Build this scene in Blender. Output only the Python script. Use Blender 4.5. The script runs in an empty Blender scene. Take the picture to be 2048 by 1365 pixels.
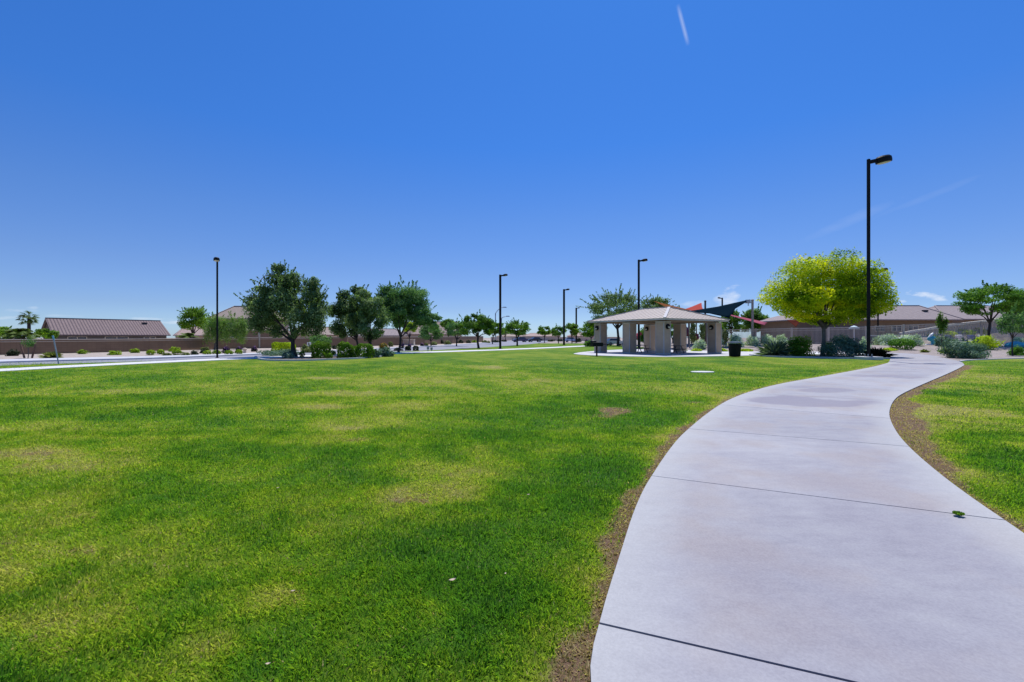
import bpy, math, random
import numpy as np
from math import radians as R, sin, cos, pi, sqrt, atan2
from mathutils import Vector

# ------------------------------------------------------------------ camera, sky, sun
SC = bpy.context.scene
COL = SC.collection
F, HZ, H, CX = 930.0, 676.0, 1.6, 1024.0        # focal length and horizon in photo pixels, eye height
cam = bpy.data.objects.new('camera', bpy.data.cameras.new('camera'))
COL.objects.link(cam)
cam.location = (0, 0, H); cam.rotation_euler = (pi/2, 0, 0)
cam.data.sensor_width = 36; cam.data.lens = 36*F/2048
cam.data.shift_y = -6.5/2048
cam.data.clip_end = 6000; cam.data.clip_start = .05
SC.camera = cam
SC.view_settings.view_transform = 'Standard'; SC.view_settings.look = 'None'
SC.view_settings.exposure = 0; SC.view_settings.gamma = 1
SUN_EL, SUN_AZ = R(66), R(17)                    # azimuth clockwise from +Y (straight ahead)
sd = Vector((sin(SUN_AZ)*cos(SUN_EL), cos(SUN_AZ)*cos(SUN_EL), sin(SUN_EL)))
sl = bpy.data.lights.new('sun', 'SUN'); sl.energy = 4.6; sl.angle = R(.5); sl.color = (1, .965, .91)
so = bpy.data.objects.new('sun', sl); COL.objects.link(so)
so.rotation_euler = (-sd).to_track_quat('-Z', 'Y').to_euler()

W = bpy.data.worlds.new('World'); SC.world = W; W.use_nodes = True
wn, wl = W.node_tree.nodes, W.node_tree.links
bg = wn['Background']
sky = wn.new('ShaderNodeTexSky'); sky.sky_type = 'NISHITA'; sky.sun_disc = False
sky.sun_elevation = SUN_EL; sky.sun_rotation = SUN_AZ
sky.air_density = 1.0; sky.dust_density = .3; sky.ozone_density = 4.0; sky.altitude = 300
SKY_STRENGTH = .15

def mnode(nodes, links, op, a, b=None, c=None, clamp=False):
    n = nodes.new('ShaderNodeMath'); n.operation = op; n.use_clamp = clamp
    for i, v in enumerate((a, b, c)):
        if v is None: continue
        if isinstance(v, (int, float)): n.inputs[i].default_value = v
        else: links.new(v, n.inputs[i])
    return n.outputs[0]

def build_world():
    M = lambda *a, **k: mnode(wn, wl, *a, **k)
    tc = wn.new('ShaderNodeTexCoord')
    nz = wn.new('ShaderNodeVectorMath'); nz.operation = 'NORMALIZE'; wl.new(tc.outputs['Generated'], nz.inputs[0])
    sp = wn.new('ShaderNodeSeparateXYZ'); wl.new(nz.outputs[0], sp.inputs[0])
    az = M('ARCTAN2', sp.outputs[0], sp.outputs[1]); el = M('ARCSINE', sp.outputs[2])
    # overall hue of this desert sky: cleaner and deeper blue than the plain model
    hs = wn.new('ShaderNodeHueSaturation'); hs.inputs['Hue'].default_value = .5
    hs.inputs['Saturation'].default_value = 1.06; hs.inputs['Value'].default_value = 1.0
    wl.new(sky.outputs[0], hs.inputs['Color'])
    tint = wn.new('ShaderNodeMix'); tint.data_type = 'RGBA'; tint.blend_type = 'MULTIPLY'; tint.inputs[0].default_value = 1
    wl.new(hs.outputs[0], tint.inputs[6])
    wl.new(ramp(wn, wl, M('DIVIDE', el, pi/2), TINT), tint.inputs[7])
    cur = tint.outputs[2]
    W['tint'] = 0
    # clouds: (photo direction) azimuth, elevation, half widths, tilt, strength, noise scale
    def ang(px, py):
        dx = px-CX
        return math.atan2(dx, F), math.atan2(HZ-py, math.hypot(F, dx))
    cloud = None
    specs = [  # px, py, rx, ry, tilt(px slope), strength, noise scale, threshold, col
        (1452, 596, 38, 24, -.25, .60, 26, .42), (1382, 607, 36, 10, 0, .40, 30, .45), (1850, 591, 50, 10, .2, .85, 34, .40),
        (1806, 603, 16, 5, .05, .55, 30, .40), (35, 621, 60, 6, 0, .35, 24, .40), (66, 616, 16, 4, 0, .22, 60, .45), (15, 636, 50, 5, -.1, .4, 30, .42),
        (300, 638, 60, 4, 0, .35, 24, .40), (130, 632, 50, 4, 0, .2, 24, .4), (1690, 446, 150, 15, -.30, .06, 9, .30), (1860, 392, 150, 9, -.22, .04, 9, .30),
        (345, 646, 40, 5, 0, .5, 24, .36)]
    tex = {}
    def noise(sc):
        if sc not in tex:
            cb = wn.new('ShaderNodeCombineXYZ'); wl.new(M('MULTIPLY', az, 1.0), cb.inputs[0]); wl.new(M('MULTIPLY', el, 2.4), cb.inputs[1])
            n = wn.new('ShaderNodeTexNoise'); n.inputs['Scale'].default_value = sc; n.inputs['Detail'].default_value = 7; n.inputs['Roughness'].default_value = .6
            wl.new(cb.outputs[0], n.inputs['Vector']); tex[sc] = n.outputs[0]
        return tex[sc]
    for px, py, rx, ry, tilt, st, ns, th in specs:
        a0, e0 = ang(px, py); a1, _ = ang(px+rx, py); _, e1 = ang(px, py-ry)
        u = M('DIVIDE', M('SUBTRACT', az, a0), a1-a0)
        v = M('SUBTRACT', M('DIVIDE', M('SUBTRACT', el, e0), e1-e0), M('MULTIPLY', u, -tilt*rx/ry))
        d = M('ADD', M('MULTIPLY', u, u), M('MULTIPLY', v, v))
        m = M('SUBTRACT', 1.0, d)
        m = M('ADD', m, M('MULTIPLY', M('SUBTRACT', noise(ns), .5), 3.2))
        m = M('MULTIPLY', M('SUBTRACT', m, th), 1.1, clamp=True)
        m = M('MULTIPLY', m, M('SUBTRACT', 1.6, M('MULTIPLY', d, 1.0), clamp=True), clamp=True)
        m = M('MULTIPLY', m, st)
        cloud = m if cloud is None else M('MAXIMUM', cloud, m)
    # contrail
    a0, e0 = ang(1355, 8); a1, e1 = ang(1377, 92)
    L = math.hypot(a1-a0, e1-e0); ux, uy = (a1-a0)/L, (e1-e0)/L
    da, de = M('SUBTRACT', az, a0), M('SUBTRACT', el, e0)
    t = M('ADD', M('MULTIPLY', da, ux/L), M('MULTIPLY', de, uy/L))
    w = M('ABSOLUTE', M('ADD', M('MULTIPLY', da, -uy), M('MULTIPLY', de, ux)))
    m = M('SUBTRACT', 1.0, M('DIVIDE', w, .0048), clamp=True)
    e = M('MULTIPLY', M('MULTIPLY', t, M('SUBTRACT', 1.0, t)), 5.0, clamp=True)
    cloud = M('MAXIMUM', cloud, M('MULTIPLY', M('MULTIPLY', m, e), .30))
    mx = wn.new('ShaderNodeMix'); mx.data_type = 'RGBA'; wl.new(cloud, mx.inputs[0]); wl.new(cur, mx.inputs[6])
    mx.inputs[7].default_value = (5.6, 6.0, 6.7, 1)
    wl.new(mx.outputs[2], bg.inputs['Color']); bg.inputs['Strength'].default_value = SKY_STRENGTH

# ------------------------------------------------------------------ helpers
def G(px, py, z=0.0):
    Y = F*(H-z)/(py-HZ); return Vector(((px-CX)*Y/F, Y, z))
def P(px, py, Y):
    return Vector(((px-CX)*Y/F, Y, H-(py-HZ)*Y/F))
def DY(py): return F*H/(py-HZ)

WLOC = {}
def link(o, parent, origin):
    COL.objects.link(o)
    if parent is not None:
        o.parent = parent; base = WLOC[parent.name]; origin = base
        WLOC[o.name] = base
    else:
        o.location = origin; WLOC[o.name] = Vector(origin)
    return o
def tag(o, label=None, cat=None, group=None, kind=None):
    if label: o['label'] = label
    if cat: o['category'] = cat
    if group: o['group'] = group
    if kind: o['kind'] = kind
    return o
def empty(name, loc, label, cat, group=None):
    o = bpy.data.objects.new(name, None); COL.objects.link(o); o.location = loc; o.empty_display_size = .2
    WLOC[o.name] = Vector(loc); return tag(o, label, cat, group)

class MB:
    def __init__(s): s.v = []; s.f = []
    def add(s, vs, fs):
        b = len(s.v); s.v += [Vector(v) for v in vs]; s.f += [tuple(b+i for i in f) for f in fs]; return s
    def box(s, c, d, rz=0, top=1.0):
        cx, cy, cz = c; x, y, z = d[0]/2, d[1]/2, d[2]/2; cr, sr = cos(rz), sin(rz); vs = []
        for k in (-1, 1):
            t = top if k > 0 else 1
            for a, b in ((-1, -1), (1, -1), (1, 1), (-1, 1)):
                X, Y = a*x*t, b*y*t; vs.append((cx+X*cr-Y*sr, cy+X*sr+Y*cr, cz+k*z))
        return s.add(vs, [(0,3,2,1),(4,5,6,7),(0,1,5,4),(1,2,6,5),(2,3,7,6),(3,0,4,7)])
    def bar(s, a, b, w, h=None, up=(0,0,1)):
        a, b = Vector(a), Vector(b); h = h or w; d = (b-a).normalized(); u = Vector(up)
        if abs(d.dot(u)) > .98: u = Vector((0, 1, 0))
        sx = d.cross(u).normalized()*w/2; uz = sx.cross(d).normalized()*h/2
        vs = [p+i*sx+j*uz for p in (a, b) for i, j in ((-1,-1),(1,-1),(1,1),(-1,1))]
        return s.add(vs, [(0,1,2,3),(4,7,6,5),(0,4,5,1),(1,5,6,2),(2,6,7,3),(3,7,4,0)])
    def tube(s, pts, rad, n=8, cap=True):
        pts = [Vector(p) for p in pts]; rad = rad if isinstance(rad, (list, tuple)) else [rad]*len(pts)
        b = len(s.v)
        for i, p in enumerate(pts):
            d = (pts[min(i+1, len(pts)-1)]-pts[max(i-1, 0)]).normalized()
            u = Vector((0, 0, 1)) if abs(d.z) < .9 else Vector((1, 0, 0))
            x = d.cross(u).normalized(); y = d.cross(x).normalized()
            for k in range(n):
                a = 2*pi*k/n; s.v.append(p+(x*cos(a)+y*sin(a))*rad[i])
        for i in range(len(pts)-1):
            for k in range(n):
                q = b+i*n; s.f.append((q+k, q+(k+1) % n, q+n+(k+1) % n, q+n+k))
        if cap:
            s.f.append(tuple(b+k for k in range(n))[::-1]); s.f.append(tuple(b+(len(pts)-1)*n+k for k in range(n)))
        return s
    def lathe(s, prof, c, n=16, sx=1, sy=1):
        b = len(s.v)
        for r, z in prof:
            for k in range(n):
                a = 2*pi*k/n; s.v.append(Vector((c[0]+r*cos(a)*sx, c[1]+r*sin(a)*sy, c[2]+z)))
        for i in range(len(prof)-1):
            for k in range(n):
                q = b+i*n; s.f.append((q+k, q+(k+1) % n, q+n+(k+1) % n, q+n+k))
        s.f.append(tuple(b+k for k in range(n))[::-1]); s.f.append(tuple(b+(len(prof)-1)*n+k for k in range(n)))
        return s
    def prism(s, pts, z0, z1):
        n = len(pts); ar = sum(pts[i][0]*pts[(i+1) % n][1]-pts[(i+1) % n][0]*pts[i][1] for i in range(n))
        if ar < 0: pts = pts[::-1]
        return s.add([(p[0], p[1], z0) for p in pts]+[(p[0], p[1], z1) for p in pts],
                     [tuple(range(n))[::-1], tuple(range(n, 2*n))]+[(i, (i+1) % n, n+(i+1) % n, n+i) for i in range(n)])
    def build(s, name, mat, parent=None, origin=(0, 0, 0), smooth=False, bevel=0):
        me = bpy.data.meshes.new(name)
        off = WLOC[parent.name] if parent is not None else Vector(origin)
        me.from_pydata([tuple(v-off) for v in s.v], [], s.f); me.materials.append(mat)
        if smooth: me.polygons.foreach_set('use_smooth', [True]*len(me.polygons))
        o = bpy.data.objects.new(name, me); link(o, parent, origin)
        if bevel:
            m = o.modifiers.new('bevel', 'BEVEL'); m.width = bevel; m.segments = 2; m.limit_method = 'ANGLE'
        return o
    def thing(s, name, mat, label, cat, group=None, **k):
        if 'origin' not in k:
            xs = [v.x for v in s.v]; ys = [v.y for v in s.v]; zs = [v.z for v in s.v]
            k['origin'] = ((min(xs)+max(xs))/2, (min(ys)+max(ys))/2, min(zs))
        return tag(s.build(name, mat, **k), label, cat, group)
    def struct(s, name, mat, **k): return tag(s.build(name, mat, **k), kind='structure')

def fast_mesh(name, V, k, mat, parent=None, origin=(0, 0, 0), attrs=None):
    """V: (n*k,3) vertices, one k-gon each."""
    off = np.array(WLOC[parent.name] if parent is not None else origin, dtype=np.float32)
    V = np.asarray(V, dtype=np.float32)-off; nv = len(V); nf = nv//k
    me = bpy.data.meshes.new(name); me.vertices.add(nv); me.vertices.foreach_set('co', V.ravel())
    me.loops.add(nv); me.loops.foreach_set('vertex_index', np.arange(nv, dtype=np.int32))
    me.polygons.add(nf); me.polygons.foreach_set('loop_start', np.arange(0, nv, k, dtype=np.int32))
    me.update(calc_edges=True); me.materials.append(mat)
    for an, av in (attrs or {}).items():
        a = me.attributes.new(an, 'FLOAT', 'POINT'); a.data.foreach_set('value', np.asarray(av, dtype=np.float32))
    o = bpy.data.objects.new(name, me); return link(o, parent, origin)

# ---- materials
def newmat(name):
    m = bpy.data.materials.new(name); m.use_nodes = True; return m, m.node_tree.nodes, m.node_tree.links, m.node_tree.nodes['Principled BSDF']
def texpos(N, L, obj=False):
    if obj: return N.new('ShaderNodeTexCoord').outputs['Object']
    return N.new('ShaderNodeNewGeometry').outputs['Position']
def nnoise(N, L, vec, scale, detail=4, rough=.55, sx=None):
    if sx:
        mp = N.new('ShaderNodeMapping'); mp.inputs['Scale'].default_value = sx; L.new(vec, mp.inputs['Vector']); vec = mp.outputs[0]
    n = N.new('ShaderNodeTexNoise'); n.inputs['Scale'].default_value = scale; n.inputs['Detail'].default_value = detail; n.inputs['Roughness'].default_value = rough
    L.new(vec, n.inputs['Vector']); return n.outputs[0]
def ramp(N, L, fac, stops):
    r = N.new('ShaderNodeValToRGB'); e = r.color_ramp.elements
    while len(e) > 1: e.remove(e[-1])
    e[0].position = stops[0][0]; e[0].color = (*stops[0][1], 1)
    for p, c in stops[1:]:
        x = e.new(p); x.color = (*c, 1)
    L.new(fac, r.inputs[0]); return r.outputs[0]
def mixc(N, L, fac, a, b, mode='MIX'):
    m = N.new('ShaderNodeMix'); m.data_type = 'RGBA'; m.blend_type = mode
    for i, v in ((0, fac), (6, a), (7, b)):
        if isinstance(v, (int, float)): m.inputs[i].default_value = v
        elif isinstance(v, tuple): m.inputs[i].default_value = (*v, 1)
        else: L.new(v, m.inputs[i])
    return m.outputs[2]
def bump(N, L, bsdf, h, st, dist):
    b = N.new('ShaderNodeBump'); b.inputs['Strength'].default_value = st; b.inputs['Distance'].default_value = dist
    L.new(h, b.inputs['Height']); L.new(b.outputs[0], bsdf.inputs['Normal'])
def sc3(c, k): return tuple(x*k for x in c)
def simple(name, col, rough=.7, var=.18, scale=3, metal=0, bmp=.0, bscale=40):
    m, N, L, B = newmat(name); p = texpos(N, L)
    n = nnoise(N, L, p, scale, 5)
    L.new(ramp(N, L, n, [(.3, sc3(col, 1-var)), (.7, sc3(col, 1+var))]), B.inputs['Base Color'])
    B.inputs['Roughness'].default_value = rough; B.inputs['Metallic'].default_value = metal
    if bmp: bump(N, L, B, nnoise(N, L, p, bscale, 3), bmp, .02)
    return m
def leafmat(name, cols, trans=.35, rough=.55):
    m, N, L, B = newmat(name)
    a = N.new('ShaderNodeAttribute'); a.attribute_name = 'rnd'
    n = nnoise(N, L, texpos(N, L), 1.1, 3)
    f = mnode(N, L, 'ADD', mnode(N, L, 'MULTIPLY', a.outputs['Fac'], .75), mnode(N, L, 'MULTIPLY', mnode(N, L, 'SUBTRACT', n, .35), .7), clamp=True)
    k = len(cols)-1
    c = ramp(N, L, f, [(i/max(k, 1), cc) for i, cc in enumerate(cols)])
    L.new(c, B.inputs['Base Color']); B.inputs['Roughness'].default_value = rough
    B.inputs['Specular IOR Level'].default_value = .08
    t = N.new('ShaderNodeBsdfTranslucent'); L.new(mixc(N, L, 1.0, c, (1.35, 1.5, .6), 'MULTIPLY'), t.inputs[0])
    mx = N.new('ShaderNodeMixShader'); mx.inputs[0].default_value = trans
    L.new(B.outputs[0], mx.inputs[1]); L.new(t.outputs[0], mx.inputs[2]); L.new(mx.outputs[0], N['Material Output'].inputs[0])
    return m
def rooftile(name, c1, c2, rz=0, rib=.28, course=.4):
    m, N, L, B = newmat(name); p = texpos(N, L)
    mp = N.new('ShaderNodeMapping'); mp.inputs['Rotation'].default_value = (0, 0, -rz); L.new(p, mp.inputs[0])
    w = N.new('ShaderNodeTexWave'); w.bands_direction = 'X'; w.inputs['Scale'].default_value = .314/rib; w.inputs['Distortion'].default_value = .2
    w2 = N.new('ShaderNodeTexWave'); w2.bands_direction = 'Y'; w2.wave_profile = 'SAW'; w2.inputs['Scale'].default_value = .314/course; w2.inputs['Distortion'].default_value = .3
    L.new(mp.outputs[0], w.inputs[0]); L.new(mp.outputs[0], w2.inputs[0])
    n = nnoise(N, L, p, 2.5, 6, .7); n2 = nnoise(N, L, p, 9, 2)
    f = mnode(N, L, 'ADD', mnode(N, L, 'MULTIPLY', n, .6), mnode(N, L, 'MULTIPLY', n2, .4))
    L.new(ramp(N, L, f, [(.3, c1), (.7, c2)]), B.inputs['Base Color']); B.inputs['Roughness'].default_value = .85
    hh = mnode(N, L, 'ADD', w.outputs['Fac'], mnode(N, L, 'MULTIPLY', w2.outputs['Fac'], .6))
    bump(N, L, B, hh, 1.0, .09)
    return m

TINT = [(0, (.46, .62, .96)), (.011, (.46, .62, .96)), (.038, (.41, .505, .78)), (.086, (.41, .50, .745)), (.152, (.37, .525, .80)), (.246, (.25, .535, .92)), (.4, (.24, .58, 1.0)), (1, (.22, .57, 1.0))]
build_world()

M = {}
def conc_mat():
    m, N, L, B = newmat('path_concrete'); p = texpos(N, L)
    big = nnoise(N, L, p, .45, 5, .6); mid = nnoise(N, L, p, 2.2, 6, .65, (1, 2.2, 1)); fine = nnoise(N, L, p, 60, 3, .7)
    c = ramp(N, L, big, [(.32, (.34, .345, .41)), (.5, (.425, .43, .49)), (.66, (.52, .52, .565))])
    c = mixc(N, L, .45, c, ramp(N, L, mid, [(.28, (.30, .285, .35)), (.5, (.45, .44, .50)), (.72, (.55, .55, .58))]))
    rust = nnoise(N, L, p, .9, 4, .5)
    c = mixc(N, L, ramp(N, L, rust, [(.48, (0, 0, 0)), (.64, (.8, .8, .8))]), c, (.42, .375, .385))
    a = N.new('ShaderNodeAttribute'); a.attribute_name = 'stain_shade'
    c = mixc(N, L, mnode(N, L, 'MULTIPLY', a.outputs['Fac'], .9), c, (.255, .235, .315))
    pt = N.new('ShaderNodeAttribute'); pt.attribute_name = 'panel'
    c = mixc(N, L, 1.0, c, ramp(N, L, pt.outputs['Fac'], [(0, (.88, .88, .90)), (1, (1.08, 1.075, 1.06))]), 'MULTIPLY')
    a2 = N.new('ShaderNodeAttribute'); a2.attribute_name = 'edge'
    c = mixc(N, L, mnode(N, L, 'MULTIPLY', a2.outputs['Fac'], .8), c, (.55, .56, .58))
    c = mixc(N, L, .16, c, ramp(N, L, fine, [(.35, (.25, .24, .27)), (.65, (.62, .62, .66))]))
    c = mixc(N, L, 1.0, c, (.80, .785, .735), 'MULTIPLY')
    grime = nnoise(N, L, p, 7, 6, .75, (1, 1.6, 1))
    c = mixc(N, L, .3, c, ramp(N, L, grime, [(.3, (.78, .77, .80)), (.52, (1, 1, 1)), (.7, (1.12, 1.12, 1.1))]), 'MULTIPLY')
    sp = N.new('ShaderNodeTexVoronoi'); sp.inputs['Scale'].default_value = 1.7; L.new(p, sp.inputs['Vector'])
    c = mixc(N, L, ramp(N, L, sp.outputs['Distance'], [(.018, (.85, .85, .85)), (.032, (0, 0, 0))]), c, (.10, .09, .10))
    L.new(c, B.inputs['Base Color']); B.inputs['Roughness'].default_value = .8
    bump(N, L, B, mnode(N, L, 'ADD', fine, mnode(N, L, 'MULTIPLY', mid, 2.0)), .25, .006)
    return m
def lawn_cols(N, L, rnd=None):
    """colour of the turf from the attributes dry and dirt"""
    p = texpos(N, L)
    d = N.new('ShaderNodeAttribute'); d.attribute_name = 'dry'; t = N.new('ShaderNodeAttribute'); t.attribute_name = 'dirt'
    n1 = nnoise(N, L, p, 3.0, 6, .7); n2 = nnoise(N, L, p, 22, 4, .7)
    dd = mnode(N, L, 'ADD', d.outputs['Fac'], mnode(N, L, 'MULTIPLY', mnode(N, L, 'SUBTRACT', n1, .5), .45), clamp=True)
    dd = mnode(N, L, 'ADD', dd, mnode(N, L, 'MULTIPLY', mnode(N, L, 'SUBTRACT', n2, .5), .5), clamp=True)
    if rnd is not None:
        dd = mnode(N, L, 'ADD', dd, mnode(N, L, 'MULTIPLY', mnode(N, L, 'SUBTRACT', rnd, .5), .38), clamp=True)
    c = ramp(N, L, dd, [(0, (.082, .225, .028)), (.26, (.140, .290, .024)), (.48, (.240, .370, .028)), (.72, (.38, .44, .060)), (1, (.47, .44, .16))])
    return p, c, t.outputs['Fac'], n1, n2
def lawn_mat():
    m, N, L, B = newmat('lawn_turf'); p, c, t, n1, n2 = lawn_cols(N, L)
    n3 = nnoise(N, L, p, 90, 3, .8)
    tt = mnode(N, L, 'MULTIPLY', mnode(N, L, 'SUBTRACT', mnode(N, L, 'ADD', t, mnode(N, L, 'MULTIPLY', mnode(N, L, 'SUBTRACT', n2, .5), .8)), .32), 2.6, clamp=True)
    c = mixc(N, L, 1.0, c, ramp(N, L, n3, [(.3, (.42, .43, .40)), (.7, (.80, .80, .76))]), 'MULTIPLY')
    dirt = ramp(N, L, n3, [(.25, (.09, .050, .032)), (.5, (.20, .125, .08)), (.75, (.36, .25, .16))])
    L.new(mixc(N, L, tt, c, dirt), B.inputs['Base Color']); B.inputs['Roughness'].default_value = .9; B.inputs['Specular IOR Level'].default_value = .1
    bump(N, L, B, mnode(N, L, 'ADD', n3, n2), .8, .03); return m
def blade_mat():
    m, N, L, B = newmat('grass_blades')
    a = N.new('ShaderNodeAttribute'); a.attribute_name = 'rnd'; s = N.new('ShaderNodeAttribute'); s.attribute_name = 'straw'
    p, c, t, n1, n2 = lawn_cols(N, L, a.outputs['Fac'])
    c = mixc(N, L, 1.0, c, ramp(N, L, mnode(N, L, 'FRACT', mnode(N, L, 'MULTIPLY', a.outputs['Fac'], 7.3)), [(0, (.72, .75, .75)), (.6, (1.08, 1.08, 1.05)), (1, (1.5, 1.42, 1.5))]), 'MULTIPLY')
    c = mixc(N, L, s.outputs['Fac'], c, ramp(N, L, a.outputs['Fac'], [(0, (.20, .125, .07)), (.5, (.42, .30, .17)), (1, (.60, .49, .29))]))
    L.new(c, B.inputs['Base Color']); B.inputs['Roughness'].default_value = .55; B.inputs['Specular IOR Level'].default_value = .18
    tr = N.new('ShaderNodeBsdfTranslucent'); L.new(mixc(N, L, 1.0, c, (1.3, 1.4, .7), 'MULTIPLY'), tr.inputs[0])
    mx = N.new('ShaderNodeMixShader'); mx.inputs[0].default_value = .5
    L.new(B.outputs[0], mx.inputs[1]); L.new(tr.outputs[0], mx.inputs[2]); L.new(mx.outputs[0], N['Material Output'].inputs[0]); return m
def gravel_mat(name, c1, c2, c3):
    m, N, L, B = newmat(name); p = texpos(N, L)
    v = N.new('ShaderNodeTexVoronoi'); v.inputs['Scale'].default_value = 14; L.new(p, v.inputs['Vector'])
    n = nnoise(N, L, p, 1.2, 5, .6); n2 = nnoise(N, L, p, 30, 3, .8)
    c = ramp(N, L, mnode(N, L, 'ADD', mnode(N, L, 'MULTIPLY', n, .5), mnode(N, L, 'MULTIPLY', n2, .5)), [(.33, c1), (.5, c2), (.68, c3)])
    L.new(c, B.inputs['Base Color']); B.inputs['Roughness'].default_value = .95
    bump(N, L, B, v.outputs['Distance'], .7, .04); return m
def blockwall(name, c, rz=0):
    m, N, L, B = newmat(name); p = texpos(N, L)
    mp = N.new('ShaderNodeMapping'); mp.inputs['Rotation'].default_value = (0, 0, -rz); L.new(p, mp.inputs[0])
    s = N.new('ShaderNodeSeparateXYZ'); L.new(mp.outputs[0], s.inputs[0])
    cb = N.new('ShaderNodeCombineXYZ'); L.new(s.outputs[0], cb.inputs[0]); L.new(s.outputs[2], cb.inputs[1])
    b = N.new('ShaderNodeTexBrick'); b.inputs['Scale'].default_value = 1.0; b.inputs['Brick Width'].default_value = .42; b.inputs['Row Height'].default_value = .21; b.inputs['Mortar Size'].default_value = .016
    b.offset = 0; b.inputs['Color1'].default_value = (*sc3(c, .9), 1); b.inputs['Color2'].default_value = (*sc3(c, 1.1), 1); b.inputs['Mortar'].default_value = (*sc3(c, .6), 1)
    L.new(cb.outputs[0], b.inputs['Vector'])
    n = nnoise(N, L, p, .8, 5)
    L.new(mixc(N, L, .6, b.outputs[0], ramp(N, L, n, [(.3, sc3(c, .85)), (.7, sc3(c, 1.15))])), B.inputs['Base Color'])
    B.inputs['Roughness'].default_value = .9; return m

M['conc'] = conc_mat(); M['lawn'] = lawn_mat(); M['blade'] = blade_mat()
M['soil'] = simple('joint_soil', (.05, .036, .026), .95, .3, 20)
M['slab'] = simple('slab_concrete', (.55, .54, .55), .85, .10, 1.5)
M['walk'] = simple('sidewalk_concrete', (.66, .65, .64), .85, .08, 1.5)
M['kerb'] = simple('kerb_concrete', (.52, .52, .54), .85, .12, 2)
M['road'] = simple('asphalt', (.26, .26, .29), .9, .12, .6)
M['gravel'] = gravel_mat('gravel_grey', (.17, .14, .12), (.32, .265, .235), (.50, .43, .385))
M['gravel_tan'] = gravel_mat('gravel_tan', (.25, .20, .16), (.42, .35, .29), (.60, .53, .46))
M['bed'] = gravel_mat('planting_bed', (.10, .075, .06), (.17, .13, .11), (.27, .22, .19))
M['desert'] = gravel_mat('desert_ground', (.24, .19, .15), (.36, .29, .24), (.48, .41, .35))
M['black'] = simple('black_metal', (.005, .005, .006), .55, .2, 8)
for _n in M['black'].node_tree.nodes:
    if _n.type == 'BSDF_PRINCIPLED': _n.inputs['Specular IOR Level'].default_value = .2
M['grey_pole'] = simple('galvanised_pole', (.30, .33, .36), .45, .1, 5, .4)
M['lens'] = simple('lamp_lens', (.55, .52, .42), .3, .1, 8)
M['column'] = simple('stucco_column', (.43, .325, .24), .9, .08, 2, 0, .3, 60)
M['trimc'] = simple('column_trim', (.42, .40, .38), .85, .06, 3)
M['soffit'] = simple('soffit_board', (.24, .165, .10), .85, .12, 3)
M['fascia'] = simple('fascia_metal', (.50, .47, .45), .5, .05, 3)
M['wall'] = blockwall('block_wall_left', (.22, .14, .085), R(60))
M['cap'] = simple('wall_cap', (.62, .52, .40), .85, .1, 2)
M['stucco_brown'] = simple('stucco_brown', (.26, .175, .115), .9, .1, 1)
M['stucco_tan'] = simple('stucco_tan', (.44, .33, .24), .9, .1, 1)
M['stucco_grey'] = simple('stucco_grey', (.13, .11, .095), .9, .1, 1)
M['stucco_pink'] = simple('stucco_pink', (.50, .37, .29), .9, .1, 1)
M['window'] = simple('window_glass', (.05, .06, .08), .12, .2, 3)
M['white'] = simple('white_paint', (.75, .75, .75), .5, .06, 4)
M['roof_brown'] = rooftile('tile_roof_brown', (.17, .115, .115), (.29, .205, .20), 0, .45, .5)
M['roof_tan'] = rooftile('tile_roof_tan', (.36, .27, .21), (.52, .42, .34), 0, .3, .4)
M['roof_grey'] = rooftile('tile_roof_grey', (.25, .20, .19), (.40, .33, .315), 0, .9, .45)
M['roof_pink'] = rooftile('tile_roof_pink', (.40, .28, .23), (.60, .45, .38), 0, .3, .4)
M['bark'] = simple('bark_dark', (.055, .042, .034), .95, .35, 6, 0, .6, 20)
M['bark_grey'] = simple('bark_grey', (.15, .13, .115), .95, .3, 5, 0, .6, 20)
M['stake'] = simple('tree_stake_wood', (.15, .09, .065), .9, .2, 5)
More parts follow.
